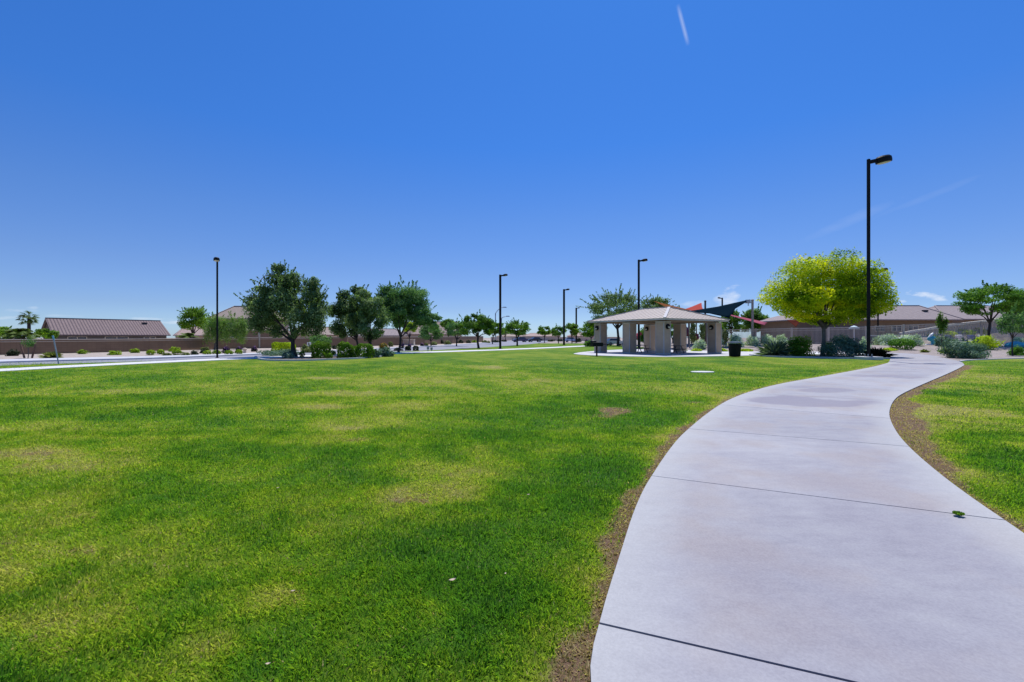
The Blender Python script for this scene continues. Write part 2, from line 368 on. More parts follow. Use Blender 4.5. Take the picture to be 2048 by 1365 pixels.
LF = {
 'oak': leafmat('leaf_dark_oak', [(.035, .062, .030), (.09, .150, .058), (.19, .28, .115), (.38, .47, .26)], .42),
 'mesq': leafmat('leaf_mesquite', [(.035, .090, .035), (.085, .185, .065), (.165, .30, .105), (.28, .42, .19)], .4),
 'green': leafmat('leaf_green', [(.030, .075, .008), (.085, .18, .016), (.18, .32, .03), (.33, .47, .06)], .45),
 'street': leafmat('leaf_street', [(.024, .065, .014), (.075, .165, .022), (.15, .28, .04), (.28, .40, .09)], .42),
 'willow': leafmat('leaf_willow', [(.06, .13, .026), (.14, .25, .055), (.23, .36, .095), (.36, .47, .19)], .45),
 'yellow': leafmat('leaf_yellow_green', [(.05, .105, .004), (.14, .24, .006), (.33, .43, .010), (.60, .63, .015), (.78, .68, .02)], .48),
 'fresh': leafmat('leaf_fresh', [(.025, .085, .014), (.07, .18, .026), (.14, .29, .035), (.24, .40, .07)], .4),
 'sage': leafmat('leaf_sage', [(.16, .23, .17), (.36, .46, .37), (.58, .68, .57), (.76, .83, .74)], .35),
 'juniper': leafmat('leaf_juniper', [(.035, .075, .055), (.085, .155, .115), (.16, .26, .185), (.30, .40, .30)], .25),
 'lime': leafmat('leaf_lime', [(.13, .19, .008), (.30, .40, .015), (.50, .60, .025), (.65, .70, .08)], .4),
 'box': leafmat('leaf_boxball', [(.05, .09, .008), (.15, .24, .014), (.31, .43, .03), (.48, .58, .06)], .35),
 'olive': leafmat('leaf_olive_shrub', [(.05, .065, .02), (.12, .15, .045), (.22, .26, .09), (.36, .38, .18)], .3),
 'dark': leafmat('leaf_dark_shrub', [(.012, .022, .012), (.028, .042, .022), (.05, .07, .035), (.08, .10, .06)], .2),
 'agave': leafmat('leaf_spoon', [(.04, .07, .055), (.10, .16, .12), (.19, .27, .21), (.36, .44, .36)], .2),
 'purple': leafmat('petals_purple', [(.09, .03, .12), (.20, .07, .27), (.30, .12, .38), (.42, .22, .50)], .3),
 'orange': leafmat('petals_orange', [(.12, .12, .01), (.45, .22, .01), (.60, .30, .02)], .3),
 'palm': leafmat('leaf_palm', [(.03, .06, .01), (.07, .12, .02), (.14, .20, .04), (.30, .34, .14)], .25),
 'maroon': leafmat('leaf_maroon', [(.08, .008, .02), (.15, .015, .035), (.24, .03, .06)], .3),
}

# ---- value noise in numpy
_rs = np.random.RandomState(7); _lat = _rs.rand(256, 256)
def vnoise(x, y):
    xi, yi = np.floor(x).astype(int), np.floor(y).astype(int); fx, fy = x-xi, y-yi
    fx = fx*fx*(3-2*fx); fy = fy*fy*(3-2*fy); a = lambda i, j: _lat[(xi+i) % 256, (yi+j) % 256]
    return (a(0,0)*(1-fx)+a(1,0)*fx)*(1-fy)+(a(0,1)*(1-fx)+a(1,1)*fx)*fy
def fbm(x, y, o=4):
    s = 0; w = .5; t = 0
    for k in range(o):
        s = s+w*vnoise(x*2**k+17.3*k, y*2**k+5.1*k); t += w; w *= .55
    return s/t

# ------------------------------------------------------------------ ground setting
def chaikin(pts, it=2):
    pts = [Vector(p) for p in pts]
    for _ in range(it):
        q = [pts[0]]
        for a, b in zip(pts, pts[1:]): q += [a*.75+b*.25, a*.25+b*.75]
        pts = q+[pts[-1]]
    return pts
left_px = [(1169,1365),(1199,1256),(1213,1202),(1240,1117),(1267,1029),(1289,980),(1304,956),(1328,918),(1355,882),(1377,861),(1406,836),(1439,812),(1466,798),(1500,785),(1560,769),(1630,757),(1700,744),(1750,734.5),(1776,727)]
right_px = [(2048,1073.5),(2010,1047),(1949,1005),(1890,961),(1846,924),(1817,897),(1794,870),(1780.5,843.5),(1777.6,826),(1785,805.5),(1800,791),(1846,770),(1893,750),(1918,738),(1929,731.5)]
LE = [G(*p) for p in left_px]; RE = [G(*p) for p in right_px]
LE = [Vector((.05, -2.5, 0)), Vector((.22, -.2, 0)), Vector((.33, 1.0, 0))]+LE
RE = [Vector((2.55, -3.2, 0)), Vector((2.75, -.8, 0)), Vector((3.0, .7, 0)), Vector((3.35, 1.9, 0)), G(2240, 1215)]+RE
LE = chaikin(LE, 2); RE = chaikin(RE, 2)
# far end: the walk swings left behind the planting bed
farL = [G(1779, 723.5), G(1781, 716), G(1782, 709.5)]
farR = [G(1926, 727), G(1917.6, 723.5), G(1898, 719), G(1876, 713.5), G(1837, 709), G(1800, 707), G(1783, 705.7)]

def seg_dist(X, Y, pl):
    d = np.full(X.shape, 1e9)
    for a, b in zip(pl, pl[1:]):
        ax, ay, bx, by = a[0], a[1], b[0], b[1]; vx, vy = bx-ax, by-ay; l2 = vx*vx+vy*vy+1e-9
        t = np.clip(((X-ax)*vx+(Y-ay)*vy)/l2, 0, 1); d = np.minimum(d, np.hypot(X-ax-t*vx, Y-ay-t*vy))
    return d
def inpoly(X, Y, pl):
    c = np.zeros(X.shape, bool); n = len(pl)
    for i in range(n):
        x0, y0, x1, y1 = pl[i][0], pl[i][1], pl[(i+1) % n][0], pl[(i+1) % n][1]
        if y0 == y1: continue
        c ^= ((y0 > Y) != (y1 > Y)) & (X < (x1-x0)*(Y-y0)/(y1-y0)+x0)
    return c
PATH_POLY = [tuple(p[:2]) for p in LE]+[tuple(p[:2]) for p in farL]+[tuple(p[:2]) for p in farR[::-1]]+[tuple(p[:2]) for p in RE[::-1]]

# worn and lush places of the turf: centre (photo pixel -> ground point), half widths, amount
PATCH = [(250,783,170,6,.75),(130,792,130,5,.55),(80,855,150,14,.55),(60,905,120,16,.6),(230,930,200,14,.35),(250,905,180,9,.35),
 (620,812,110,9,.8),(700,790,130,8,.75),(820,768,130,7,.55),(650,757,70,3.5,.8),(820,812,90,12,.7),(720,845,150,16,.6),(560,880,170,12,.5),(640,855,90,12,.45),
 (760,880,180,20,.35),(960,905,90,18,.55),(900,940,120,25,.5),(850,985,110,22,.6),(1000,850,60,10,.35),(960,735,60,5,.8),(860,757,70,4,.45),
 (1100,765,130,9,.75),(1170,780,90,7,.6),(1010,752,90,4,.4),(1230,727,90,4,.45),(1120,723,110,3,.5),(1420,757,150,3,.5),(1330,735,50,4,.4),(1150,820,40,5,.3),
 (1270,878,110,10,.45),(1040,745,60,4,.3),(150,1010,200,25,.3),(280,1080,250,50,.45),(130,1150,260,60,.55),(450,1130,160,50,.55),(480,1200,170,45,.6),
 (230,1250,260,60,.75),(420,1290,120,60,.5),(60,1300,160,80,.7),(560,1190,70,30,.5),(600,1010,120,20,.2),(750,1030,150,30,.15),(780,990,60,18,.3),
 (150,740,200,3,-.2),(350,830,260,18,-.75),(230,868,230,7,-.7),(90,885,120,6,-.5),(330,790,170,7,-.35),(780,797,160,5,-.7),(560,850,140,9,-.55),(30,970,110,20,-.6),(300,905,110,8,-.3),
 (1180,960,150,60,-.75),(1000,1130,230,120,-.55),(1050,1280,160,110,-.65),(860,1300,180,70,-.35),(780,1180,120,50,-.2),(1090,770,70,4,-.5),(1330,760,150,6,-.55),(1250,800,170,8,-.35),
 (1150,745,90,4,-.55),(1380,830,80,14,-.5),(1300,845,120,9,-.5),(1060,815,90,10,-.4),(930,870,90,8,-.3),(1640,742,110,3,-.5),(1600,727,150,2,.35),(1720,725,60,2.5,.5),(1300,720,160,2.5,.4),
 (1900,785,90,9,-.9),(1985,875,110,14,-.9),(1830,872,50,10,-.8),(1990,760,60,12,.55),(1960,820,120,14,.6),(1870,822,60,10,.5),(2010,720,90,4,.5),(1900,755,60,5,.2),(2000,920,90,22,-.5),(1960,842,90,10,.5),(2100,800,60,20,.6),
 (740,715,60,3,.5),(900,700,200,2,.4),(1100,697,160,1.5,.4),(350,717,150,2,-.3)]
DIRT = [(1228,822,42,9,.75),(1205,833,40,6,.5),(1270,812,30,5,.5),(1375,806,30,3,.45),(1345,786,25,2,.4),(1055,1240,16,7,.6),(600,1145,22,9,.5),(585,1185,40,9,.45),(510,1100,26,9,.4),(1300,873,60,6,.4),
 (1110,883,40,4,.35),(480,1308,45,14,.4),(530,1000,40,6,.25),(170,1100,40,10,.35),(700,940,40,7,.35),(720,880,60,6,.3),(820,1003,30,6,.35),(330,900,60,4,.2),(60,1280,80,20,.3)]
LP, RP = [p for p in LE], [p for p in RE]
def turf(X, Y):
    X = np.asarray(X, float); Y = np.asarray(Y, float)
    d = .40+(fbm(X*.35+3, Y*.16+9, 4)-.5)*.75+(fbm(X*1.3+.6*Y, Y*.9, 4)-.5)*.7+(fbm(X*5+.6*Y, Y*5, 3)-.5)*.35
    t = (fbm(X*2.2+40, Y*2.2, 4)-.55)*.6
    Yc = np.maximum(Y, .4); wob = (fbm(X*.9+11, Y*.5+3, 4)-.5)*1.9
    for lst, isd in ((PATCH, True), (DIRT, False)):
        for px, py, rx, ry, a in lst:
            g = G(px, py); y1 = DY(py-ry*.97) if py-ry*.97 > HZ+1 else g.y*1.4
            u = (X-g.x*Yc/g.y)/(rx*Yc/F); inv = (F*H/Yc+HZ-py)/ry
            q = np.clip(1.15-(u*u+inv*inv)+wob*1.5, 0, 1)
            if isd: d = d+a*q*(.46 if a > 0 else .36)
            else: t = t+a*q
    dl = seg_dist(X, Y, LP); dr = seg_dist(X, Y, RP)
    n = fbm(X*2.6+5, Y*1.9+31, 4)*.75+fbm(X*11, Y*8+31, 2)*.25
    wl = -.02+.46*n; wr = .08+.85*fbm(X*.8, Y*.5+12, 3)*np.clip((Yc-1)/8, .45, 1)
    t = t+np.clip((wl-dl)/(.12+.08*n), 0, 1.2)*.85+np.clip((wr-dr)/.22, 0, 1.2)*.9
    d = d+np.clip((wl+.28-dl)/.35, 0, 1)*.35+np.clip((wr+.5-dr)/.5, 0, 1)*.3
    near = np.clip((9-Yc)/5, 0, 1)*np.clip((.4-X)/1.5, 0, 1); d = d+.04*near*np.clip((-X)/2.0, 0, 1)
    t = t+np.clip(d-.38, 0, 1)*np.clip(fbm(X*7+3, Y*7, 4)*2.2-1.0, 0, 1)*2.0*(.15+.85*near)
    return np.clip(d, 0, 1), np.clip(t, 0, 1)

def ground():
    MB().add([(-3000, -400, -.05), (3000, -400, -.05), (3000, 5000, -.05), (-3000, 5000, -.05)], [(0, 1, 2, 3)]).struct('ground', M['desert'])
    ys = [-4.0]
    while ys[-1] < 130: ys.append(ys[-1]+(.06 if ys[-1] < 8 else .06*(ys[-1]/8)**1.25 if ys[-1] > 0 else .5)*(1 if ys[-1] > 1 else 2))
    ys = np.array(ys); us = np.concatenate([np.linspace(-3.0, -1.3, 20, endpoint=False), np.linspace(-1.3, 1.3, 420), np.linspace(1.3, 3, 21)[1:]])
    Yg, Ug = np.meshgrid(ys, us, indexing='ij'); Xg = Ug*(np.abs(Yg)+3.5)*.93
    Xg = np.clip(Xg, -75, 62)
    d, t = turf(Xg, Yg); ny, nx = Xg.shape
    V = np.stack([Xg, Yg, np.zeros_like(Xg)], -1).reshape(-1, 3).astype(np.float32)
    i = np.arange((ny-1)*(nx-1)); r, c = i//(nx-1), i % (nx-1); a = r*nx+c
    Q = np.stack([a, a+1, a+nx+1, a+nx], 1).astype(np.int32)
    me = bpy.data.meshes.new('lawn'); me.vertices.add(len(V)); me.vertices.foreach_set('co', V.ravel())
    me.loops.add(Q.size); me.loops.foreach_set('vertex_index', Q.ravel()); me.polygons.add(len(Q)); me.polygons.foreach_set('loop_start', np.arange(0, Q.size, 4, dtype=np.int32))
    me.update(calc_edges=True); me.materials.append(M['lawn'])
    for nme, v in (('dry', d), ('dirt', t)):
        at = me.attributes.new(nme, 'FLOAT', 'POINT'); at.data.foreach_set('value', v.ravel().astype(np.float32))
    o = bpy.data.objects.new('lawn', me); COL.objects.link(o); tag(o, kind='structure')
    print('lawn verts', len(V))
ground()

def path():
    """panels of the curving walk with open joints"""
    def along(pl, px, py):           # nearest parameter on an edge line
        g = G(px, py); best = None
        for i, (a, b) in enumerate(zip(pl, pl[1:])):
            v = b-a; t = max(0, min(1, (g-a).dot(v)/max(v.length_squared, 1e-9))); q = a+v*t; dd = (q-g).length
            if best is None or dd < best[0]: best = (dd, i+t)
        return best[1]
    def sub(pl, t0, t1):
        pt = lambda t: pl[int(t)].lerp(pl[min(int(t)+1, len(pl)-1)], t-int(t))
        r = [pt(t0)]+[pl[k] for k in range(int(t0)+1, int(math.ceil(t1)))]+[pt(min(t1, len(pl)-1-1e-6))]
        return r
    joints = [((1199, 1257), None), ((1304, 957), (2010, 1047)), ((1377, 861), (1817, 897)), ((1439, 812), (1781, 840)), ((1490, 788.5), (1786, 804.5)), ((1590, 763), (1812, 785)), ((1680, 748), (1862, 763)), ((1745, 736), (1905, 745))]
    tl, tr = [0.0], [0.0]
    for a, b in joints:
        tl.append(along(LE, *a))
        tr.append(along(RE, *b) if b else None)
    tr[1] = along(RE, 2330, 1460)
    # first joint: square to the walk
    best = min(((abs((RE[k]-G(1199, 1257)).dot(Vector((.92, -.40, 0)).orthogonal() if False else Vector((.40, .915, 0)))), k) for k in range(0, 26)))
    tr[1] = float(best[1])
    tl.append(len(LE)-1-1e-5); tr.append(len(RE)-1-1e-5)
    V, Fc, stain_shade, edge, pan = [], [], [], [], []
    gap = .009; zt = .028
    pan_i = []
    def quadstrip(Lp, Rp, nx=26):
        n = 30
        def res(pl):
            d = [0]
            for a, b in zip(pl, pl[1:]): d.append(d[-1]+(b-a).length)
            out = []
            for k in range(n+1):
                s = d[-1]*k/n; i = max(0, min(len(pl)-2, sum(1 for x in d[1:-1] if x < s)))
                out.append(pl[i].lerp(pl[i+1], 0 if d[i+1] == d[i] else (s-d[i])/(d[i+1]-d[i])))
            return out
        A, Bq = res(Lp), res(Rp); b0 = len(V)
        for k in range(n+1):
            for j in range(nx+1):
                q = A[k].lerp(Bq[k], j/nx); V.append((q.x, q.y, zt))
        for k in range(n):
            for j in range(nx):
                q = b0+k*(nx+1)+j; Fc.append((q, q+1, q+nx+2, q+nx+1))
        ring = [b0+j for j in range(nx+1)]+[b0+k*(nx+1)+nx for k in range(1, n+1)]+[b0+n*(nx+1)+j for j in range(nx-1, -1, -1)]+[b0+k*(nx+1) for k in range(n-1, 0, -1)]
        m = len(ring); b1 = len(V)
        for r in ring: V.append((V[r][0], V[r][1], -.09))
        pan.extend([[.55, .35, .62, .3, .7, .45, .8, .4, .6, .5][len(pan_i) % 10]]*(len(V)-len(pan))); pan_i.append(1)
        for k in range(m): Fc.append((ring[(k+1) % m], ring[k], b1+k, b1+(k+1) % m))
    def shrink(Lp, Rp, at_end):
        i, j = (-1, -2) if at_end else (0, 1)
        for pl in (Lp, Rp):
            v = (pl[j]-pl[i]); 
            if v.length > 1e-6: pl[i] = pl[i]+v.normalized()*min(gap, v.length*.4)
    for k in range(len(tl)-1):
        Lp, Rp = sub(LE, tl[k], tl[k+1]), sub(RE, tr[k], tr[k+1])
        if k: shrink(Lp, Rp, False)
        if k < len(tl)-2: shrink(Lp, Rp, True)
        quadstrip(Lp, Rp)
    quadstrip([LE[-1]]+farL+[G(1781, 706.6)], [RE[-1]]+farR)
    VA = np.array(V); X, Y = VA[:, 0], VA[:, 1]
    dl = np.minimum(seg_dist(X, Y, LE), seg_dist(X, Y, RE)); ed = np.clip(1-dl/(.22+.5*fbm(X*1.1+8, Y*.7, 3)), 0, 1)**.8
    st = np.zeros(len(X)); Yc = np.maximum(Y, .4); wob = fbm(X*1.2+3, Y*.9, 4)-.5; w2 = fbm(X*.7, Y*.35+3, 3)-.5
    for px, py, rx, ry, a in [(1560,803,75,9,.9),(1670,809,100,7.5,.85),(1650,783,52,5,.7),(1600,776,30,2.5,.5),(1750,754,60,2.6,.7),(1820,757,40,2,.6),(1700,752,40,2,.3),(1790,731,25,1.2,.9),(1870,729,50,1.0,.9),(1650,796,70,2,.3),(1780,745,70,1.5,.4),(1830,722,60,1.2,.5)]:  # wet patches, plus cast shadow streaks coloured into the walk's far end
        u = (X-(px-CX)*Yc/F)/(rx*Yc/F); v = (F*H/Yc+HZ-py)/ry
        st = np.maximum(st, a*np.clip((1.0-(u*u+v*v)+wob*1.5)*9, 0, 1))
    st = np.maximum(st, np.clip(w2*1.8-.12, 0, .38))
    me = bpy.data.meshes.new('path'); me.from_pydata(V, [], Fc); me.materials.append(M['conc'])
    for nme, v in (('stain_shade', st), ('edge', ed), ('panel', np.array(pan))):
        at = me.attributes.new(nme, 'FLOAT', 'POINT'); at.data.foreach_set('value', v.astype(np.float32))
    o = bpy.data.objects.new('path', me); COL.objects.link(o); tag(o, kind='structure')
    # walk going on behind the bed to the slab
    MB().prism([tuple(p) for p in PATH_POLY], -.02, .017).struct('path_base', M['soil'])
    MB().prism([tuple(G(*p)[:2]) for p in [(1782, 706.4), (1700, 704.0), (1560, 703.0), (1545, 708), (1560, 709.0), (1700, 709.3), (1781, 710.2)]], -.06, .022).struct('back_walk', M['walk'])
path()

def flat(name, mat, px, z0=-.03, z1=.02):
    return MB().prism([tuple(G(*p)[:2]) for p in px], z0, z1).struct(name, mat)
def strip(name, mat, near, far, z0, z1):
    a, b = [G(*p) for p in near], [G(*p) for p in far]
    a = chaikin(a, 2); b = chaikin(b, 2)
    pts = [tuple(p[:2]) for p in a]+[tuple(p[:2]) for p in b[::-1]]
    return MB().prism(pts, z0, z1).struct(name, mat)
# sidewalk on the far side of the lawn
strip('sidewalk', M['walk'], [(-700, 797), (-300, 764), (0, 743.4), (300, 727.6), (511, 718), (700, 711.4), (860, 706), (1021, 700.8), (1180, 693.2)],
      [(-700, 787), (-300, 757), (0, 738.6), (300, 724), (511, 714.8), (700, 708.6), (860, 703.6), (1021, 698.7), (1180, 691.2)], -.03, .03)
# road
strip('road', M['road'], [(-700, 775), (-300, 748), (0, 731.4), (150, 727), (300, 723), (500, 715.8), (700, 707.4), (860, 701.4), (998, 693.6), (1074, 687.6), (1100, 684.0), (1090, 680.4)],
      [(-700, 757), (-300, 739), (0, 726.3), (150, 722.3), (300, 718.8), (500, 711), (700, 701.6), (860, 693.9), (953, 688.2), (1010, 683.8), (1036, 681.2), (1060, 679.4)], -.03, .008)
strip('kerb', M['kerb'], [(-700, 757), (-300, 739), (0, 726.3), (150, 722.3), (300, 718.8), (500, 711), (700, 701.6), (860, 693.9), (953, 688.2), (1010, 683.8), (1036, 681.2), (1060, 679.4)],
      [(-700, 749), (-300, 733), (0, 722.0), (150, 718.2), (300, 715.2), (500, 708.6), (700, 700.2), (860, 692.9), (953, 687.4), (1010, 683.1), (1036, 680.7), (1060, 679.0)], -.03, .10)
strip('gravel_verge', M['gravel_tan'], [(-700, 749), (-300, 733), (0, 722.0), (150, 718.2), (300, 715.2), (500, 708.6), (700, 700.2), (860, 692.9), (953, 687.4), (1010, 683.1), (1036, 680.7), (1060, 679.0)],
      [(-900, 690), (-300, 688), (0, 686), (400, 684), (900, 679.5), (1060, 677.6)], -.03, .012)
strip('far_gravel', M['gravel_tan'], [(1092, 682.0), (1110, 684.0), (1135, 685.4), (1175, 686.0), (1300, 686.0)], [(1084, 679.6), (1130, 679.0), (1180, 678.5), (1300, 678.5)], -.03, .013)
# shared pavilion slab and its strip of concrete towards the bed
strip('pavilion_slab', M['slab'], [(1147, 708.6), (1160, 710.5), (1197, 712.3), (1302, 714.8), (1368, 714.4), (1454, 713.0), (1530, 711.6), (1545, 709.5)],
      [(1149, 707.6), (1165, 704.8), (1220, 700.6), (1300, 698.0), (1440, 698.2), (1500, 701), (1545, 703)], -.03, .035)
# planting bed under the dark trees, with a concrete kerb
island_near = [(511, 715.3), (516, 719.5), (540, 722.4), (600, 722.8), (660, 720.6), (720, 718.2), (760, 714.8), (778, 710.8), (776, 708.8)]
island_far = [(512, 714.6), (560, 712.6), (640, 710.6), (700, 709.6), (760, 707.6), (775, 708)]
strip('planting_bed', M['bed'], island_near, island_far, -.03, .012)
def kerbline(px, w, z1, mat):
    pts = chaikin([G(*p) for p in px], 2); m = MB()
    for a, b in zip(pts, pts[1:]): m.bar(a+Vector((0, 0, z1/2-.02)), b+Vector((0, 0, z1/2-.02)), w, z1+.04)
    return m.struct('bed_kerb', mat)
kerbline(island_near, .16, .11, M['kerb'])
bed_near = [(1500, 711.4), (1540, 714.6), (1600, 716.4), (1660, 717.6), (1722, 718.4), (1750, 718.8), (1778, 718.6)]
strip('planting_bed', M['bed'], bed_near, [(1505, 709.6), (1560, 709.6), (1660, 709.9), (1779, 710.6)], -.03, .013)
kerbline(bed_near, .16, .12, M['kerb'])

# gravel rising gently on the right behind the walk
def Zg(x, y):
    s = lambda t: max(0, min(1, t))**2*(3-2*max(0, min(1, t)))
    return .62*s((y-52)/9)*s((x-22)/6)
def rise():
    pl = [tuple(G(*p)[:2]) for p in [(1560, 703.2), (1700, 704.2), (1782, 706.2), (1800, 707.2), (1837, 709.2), (1876, 713.7), (1898, 719.2), (1917, 723.8), (1934, 721.3), (1990, 719), (2048, 717.2), (2300, 714), (2900, 710)]]
    top = 51.9; m = MB(); n = len(pl)
    pl2 = [(p[0], min(p[1], top), 0) for p in pl]
    poly = [(p[0], p[1]) for p in pl2]+[(125, top), (32, top)]
    m.prism(poly, -.03, .010)
    xs = [22+1.5*i for i in range(72)]; ys = [51.9]+[52.5+i for i in range(0, 110)]
    b = len(m.v)
    for y in ys:
        for x in xs: m.v.append(Vector((x, y, .010+Zg(x, y)-(0.04 if x < 23 else 0))))
    for j in range(len(ys)-1):
        for i in range(len(xs)-1):
            q = b+j*len(xs)+i; m.f.append((q, q+1, q+len(xs)+1, q+len(xs)))
    m.struct('gravel_slope', M['gravel'])
rise()
flat_kerb = kerbline([(1920, 724), (1934, 721.6), (1990, 719.4), (2048, 717.6), (2300, 714.4)], .12, .06, M['kerb'])

# ---- the turf blades
def blades():
    rs = np.random.RandomState(3); VV, dry, dirt, rnd, straw = [], [], [], [], []
    bands = [(1.3, 3.2, 10500, .0052, .044), (3.2, 5, 6200, .0064, .044), (5, 8, 3300, .0085, .044), (8, 13, 1200, .0125, .046), (13, 40, 300, .022, .046)]
    ox = [[tuple(G(*q)[:2]) for q in bed_near+[(1779, 709), (1500, 709)]]]
    for y0, y1, den, w, h in bands:
        area = 2*1.22*((y1*y1-y0*y0)/2+.6*(y1-y0)); n = int(area*den)
        u = rs.uniform(-1.22, 1.22, n); Y = np.sqrt(rs.uniform(y0*y0, y1*y1, n)); X = u*(Y+.6)
        k = ~inpoly(X, Y, PATH_POLY); X, Y = X[k], Y[k]
        d, t = turf(X, Y)
        keep = rs.rand(len(X)) < (1-.25*np.clip(t*1.6-.2, 0, 1))*(1-.2*d)*np.clip((36-Y)/20, 0, 1)**1.6*(~inpoly(X, Y, ox[0]))
        X, Y, d, t = X[keep], Y[keep], d[keep], t[keep]; n = len(X)
        s = (rs.rand(n) < np.clip(t*2.4-.45, 0, .92)+.22*np.clip(d-.35, 0, 1)+.02).astype(float)*rs.uniform(.7, 1, n)
        a = rs.uniform(0, 2*pi, n); lean = np.where(s > .1, rs.uniform(.7, 1.5, n), rs.uniform(.15, 1.15, n)+.3*d); cn = fbm(X*7+2, Y*7+9, 3); hh = h*rs.uniform(.5, 1.3, n)*(.35+1.25*cn)*(1-.25*d)*(1-.35*s)
        la = rs.uniform(0, 2*pi, n)*.8+.6+5*fbm(X*2.5, Y*2.5+4, 2); L = hh*np.sin(lean); Z = hh*np.cos(lean)+.002
        dx, dy = np.cos(la)*L, np.sin(la)*L; wx, wy = -np.sin(la)*w*.5, np.cos(la)*w*.5
        wv = rs.uniform(.7, 1.3, n)*(1+.5*s); wx, wy = wx*wv, wy*wv
        # half of the blades seen from their broad side
        P0 = np.stack([X-wx, Y-wy, np.full(n, -.002)], 1); P1 = np.stack([X+wx, Y+wy, np.full(n, -.002)], 1)
        P2 = np.stack([X+dx*.45+wx*.8, Y+dy*.45+wy*.8, Z*.62], 1); P4 = np.stack([X+dx*.45-wx*.8, Y+dy*.45-wy*.8, Z*.62], 1); P3 = np.stack([X+dx, Y+dy, Z], 1)
        VV.append(np.stack([P0, P1, P2, P3, P4], 1).reshape(-1, 3)); r = rs.rand(n)
        for lst, v in ((dry, d), (dirt, t), (rnd, r), (straw, s)): lst.append(np.repeat(v, 5))
    c = np.concatenate
    o = fast_mesh('grass', c(VV), 5, M['blade'], None, (0, 0, 0), dict(dry=c(dry), dirt=c(dirt), rnd=c(rnd), straw=c(straw)))
    tag(o, 'short mown grass blades, green with straw coloured worn spots', 'grass', kind='stuff'); print('blades', len(o.data.polygons))
blades()

# ------------------------------------------------------------------ foliage builders
def leaves(name, C, Nrm, size, mat, parent=None, origin=(0, 0, 0), rs=None, aspect=.55, rnd=None, tan=None):
    n = len(C); rs = rs or np.random.RandomState(1)
    Nrm = Nrm/(np.linalg.norm(Nrm, axis=1, keepdims=True)+1e-9)
    r = rs.normal(size=(n, 3)) if tan is None else tan+rs.normal(size=(n, 3))*.25
    T = r-Nrm*(r*Nrm).sum(1, keepdims=True); T /= np.linalg.norm(T, axis=1, keepdims=True)+1e-9
    B = np.cross(Nrm, T); s = (size*rs.uniform(.6, 1.35, n))[:, None]
    V = np.stack([C-T*s*.5, C+B*s*.5*aspect+T*s*.05+Nrm*s*.06, C+T*s*.5, C-B*s*.5*aspect+T*s*.05+Nrm*s*.06], 1).reshape(-1, 3)
    rr = rs.rand(n) if rnd is None else rnd
    return fast_mesh(name, V, 4, mat, parent, origin, dict(rnd=np.repeat(rr, 4)))

def crown_points(rs, c, rad, nclump, nleaf, rcf=.3, flat=.75, shoots=0, shootlen=.25, bottom=-.6, hollow=.55, droop=0, lump=1.0):
    """leaf centres, outward normals, random shade and clump centres of a crown made of uneven clumps"""
    c = np.array(c); rad = np.array(rad); cl = []
    while len(cl) < nclump:
        p = rs.normal(size=3); p /= np.linalg.norm(p); p *= rs.uniform(hollow, 1)**.6
        if p[2] < bottom: continue
        if bottom > -.9 and p[2] < 0: p[:2] *= 1.0
        cl.append(p)
    cl = np.array(cl); rc = rcf*rs.uniform(.65, 1.3, nclump)*lump
    # keep the clumps inside the outline
    cl *= np.maximum(0, 1-rc*.72)[:, None]
    w = rc**2; w /= w.sum(); idx = rs.choice(nclump, nleaf, p=w)
    d = rs.normal(size=(nleaf, 3)); d /= np.linalg.norm(d, axis=1, keepdims=True)
    rr = rs.uniform(0, 1, nleaf)**.45
    off = d*rr[:, None]*rc[idx][:, None]; off[:, 2] *= flat
    if droop: off[:, 2] -= droop*rs.uniform(0, 1, nleaf)**1.5*rc[idx]*2.2
    q = cl[idx]+off; Pn = q*rad+c
    nr = d*.8+(cl[idx])*.7+rs.normal(size=(nleaf, 3))*.55+np.array([0, 0, .35])
    shade = np.clip(rs.uniform(0, 1, nleaf)*.5+rs.uniform(0, .75, nclump)[idx]*.9, 0, 1)
    tan = None
    if shoots:
        S, N2, sh = [], [], []
        for _ in range(shoots):
            p = rs.normal(size=3); p /= np.linalg.norm(p); p[2] = abs(p[2])*1.0 if rs.rand() < .8 else p[2]*.4
            st = p*rs.uniform(.55, .82); dr = p*.7+np.array([0, 0, .5])+rs.normal(size=3)*.15; dr /= np.linalg.norm(dr)
            L = shootlen*rs.uniform(.5, 1.5); k = int(min(34, nleaf*.0028))+8
            t = rs.uniform(0, 1, k)[:, None]; bend = np.array([0, 0, -1.0])*(.35*L)*t*t if droop or rs.rand() < .4 else 0
            pts = st+dr*L*1.3*t+bend+rs.normal(size=(k, 3))*.02*(1.25-t)
            S.append(pts*rad+c); N2.append(rs.normal(size=(k, 3))+p*.5); sh.append(np.clip(rs.uniform(.1, .8, k), 0, 1))
        Pn = np.concatenate([Pn]+S); nr = np.concatenate([nr]+N2); shade = np.concatenate([shade]+sh)
    return Pn, nr, shade, cl*rad+c

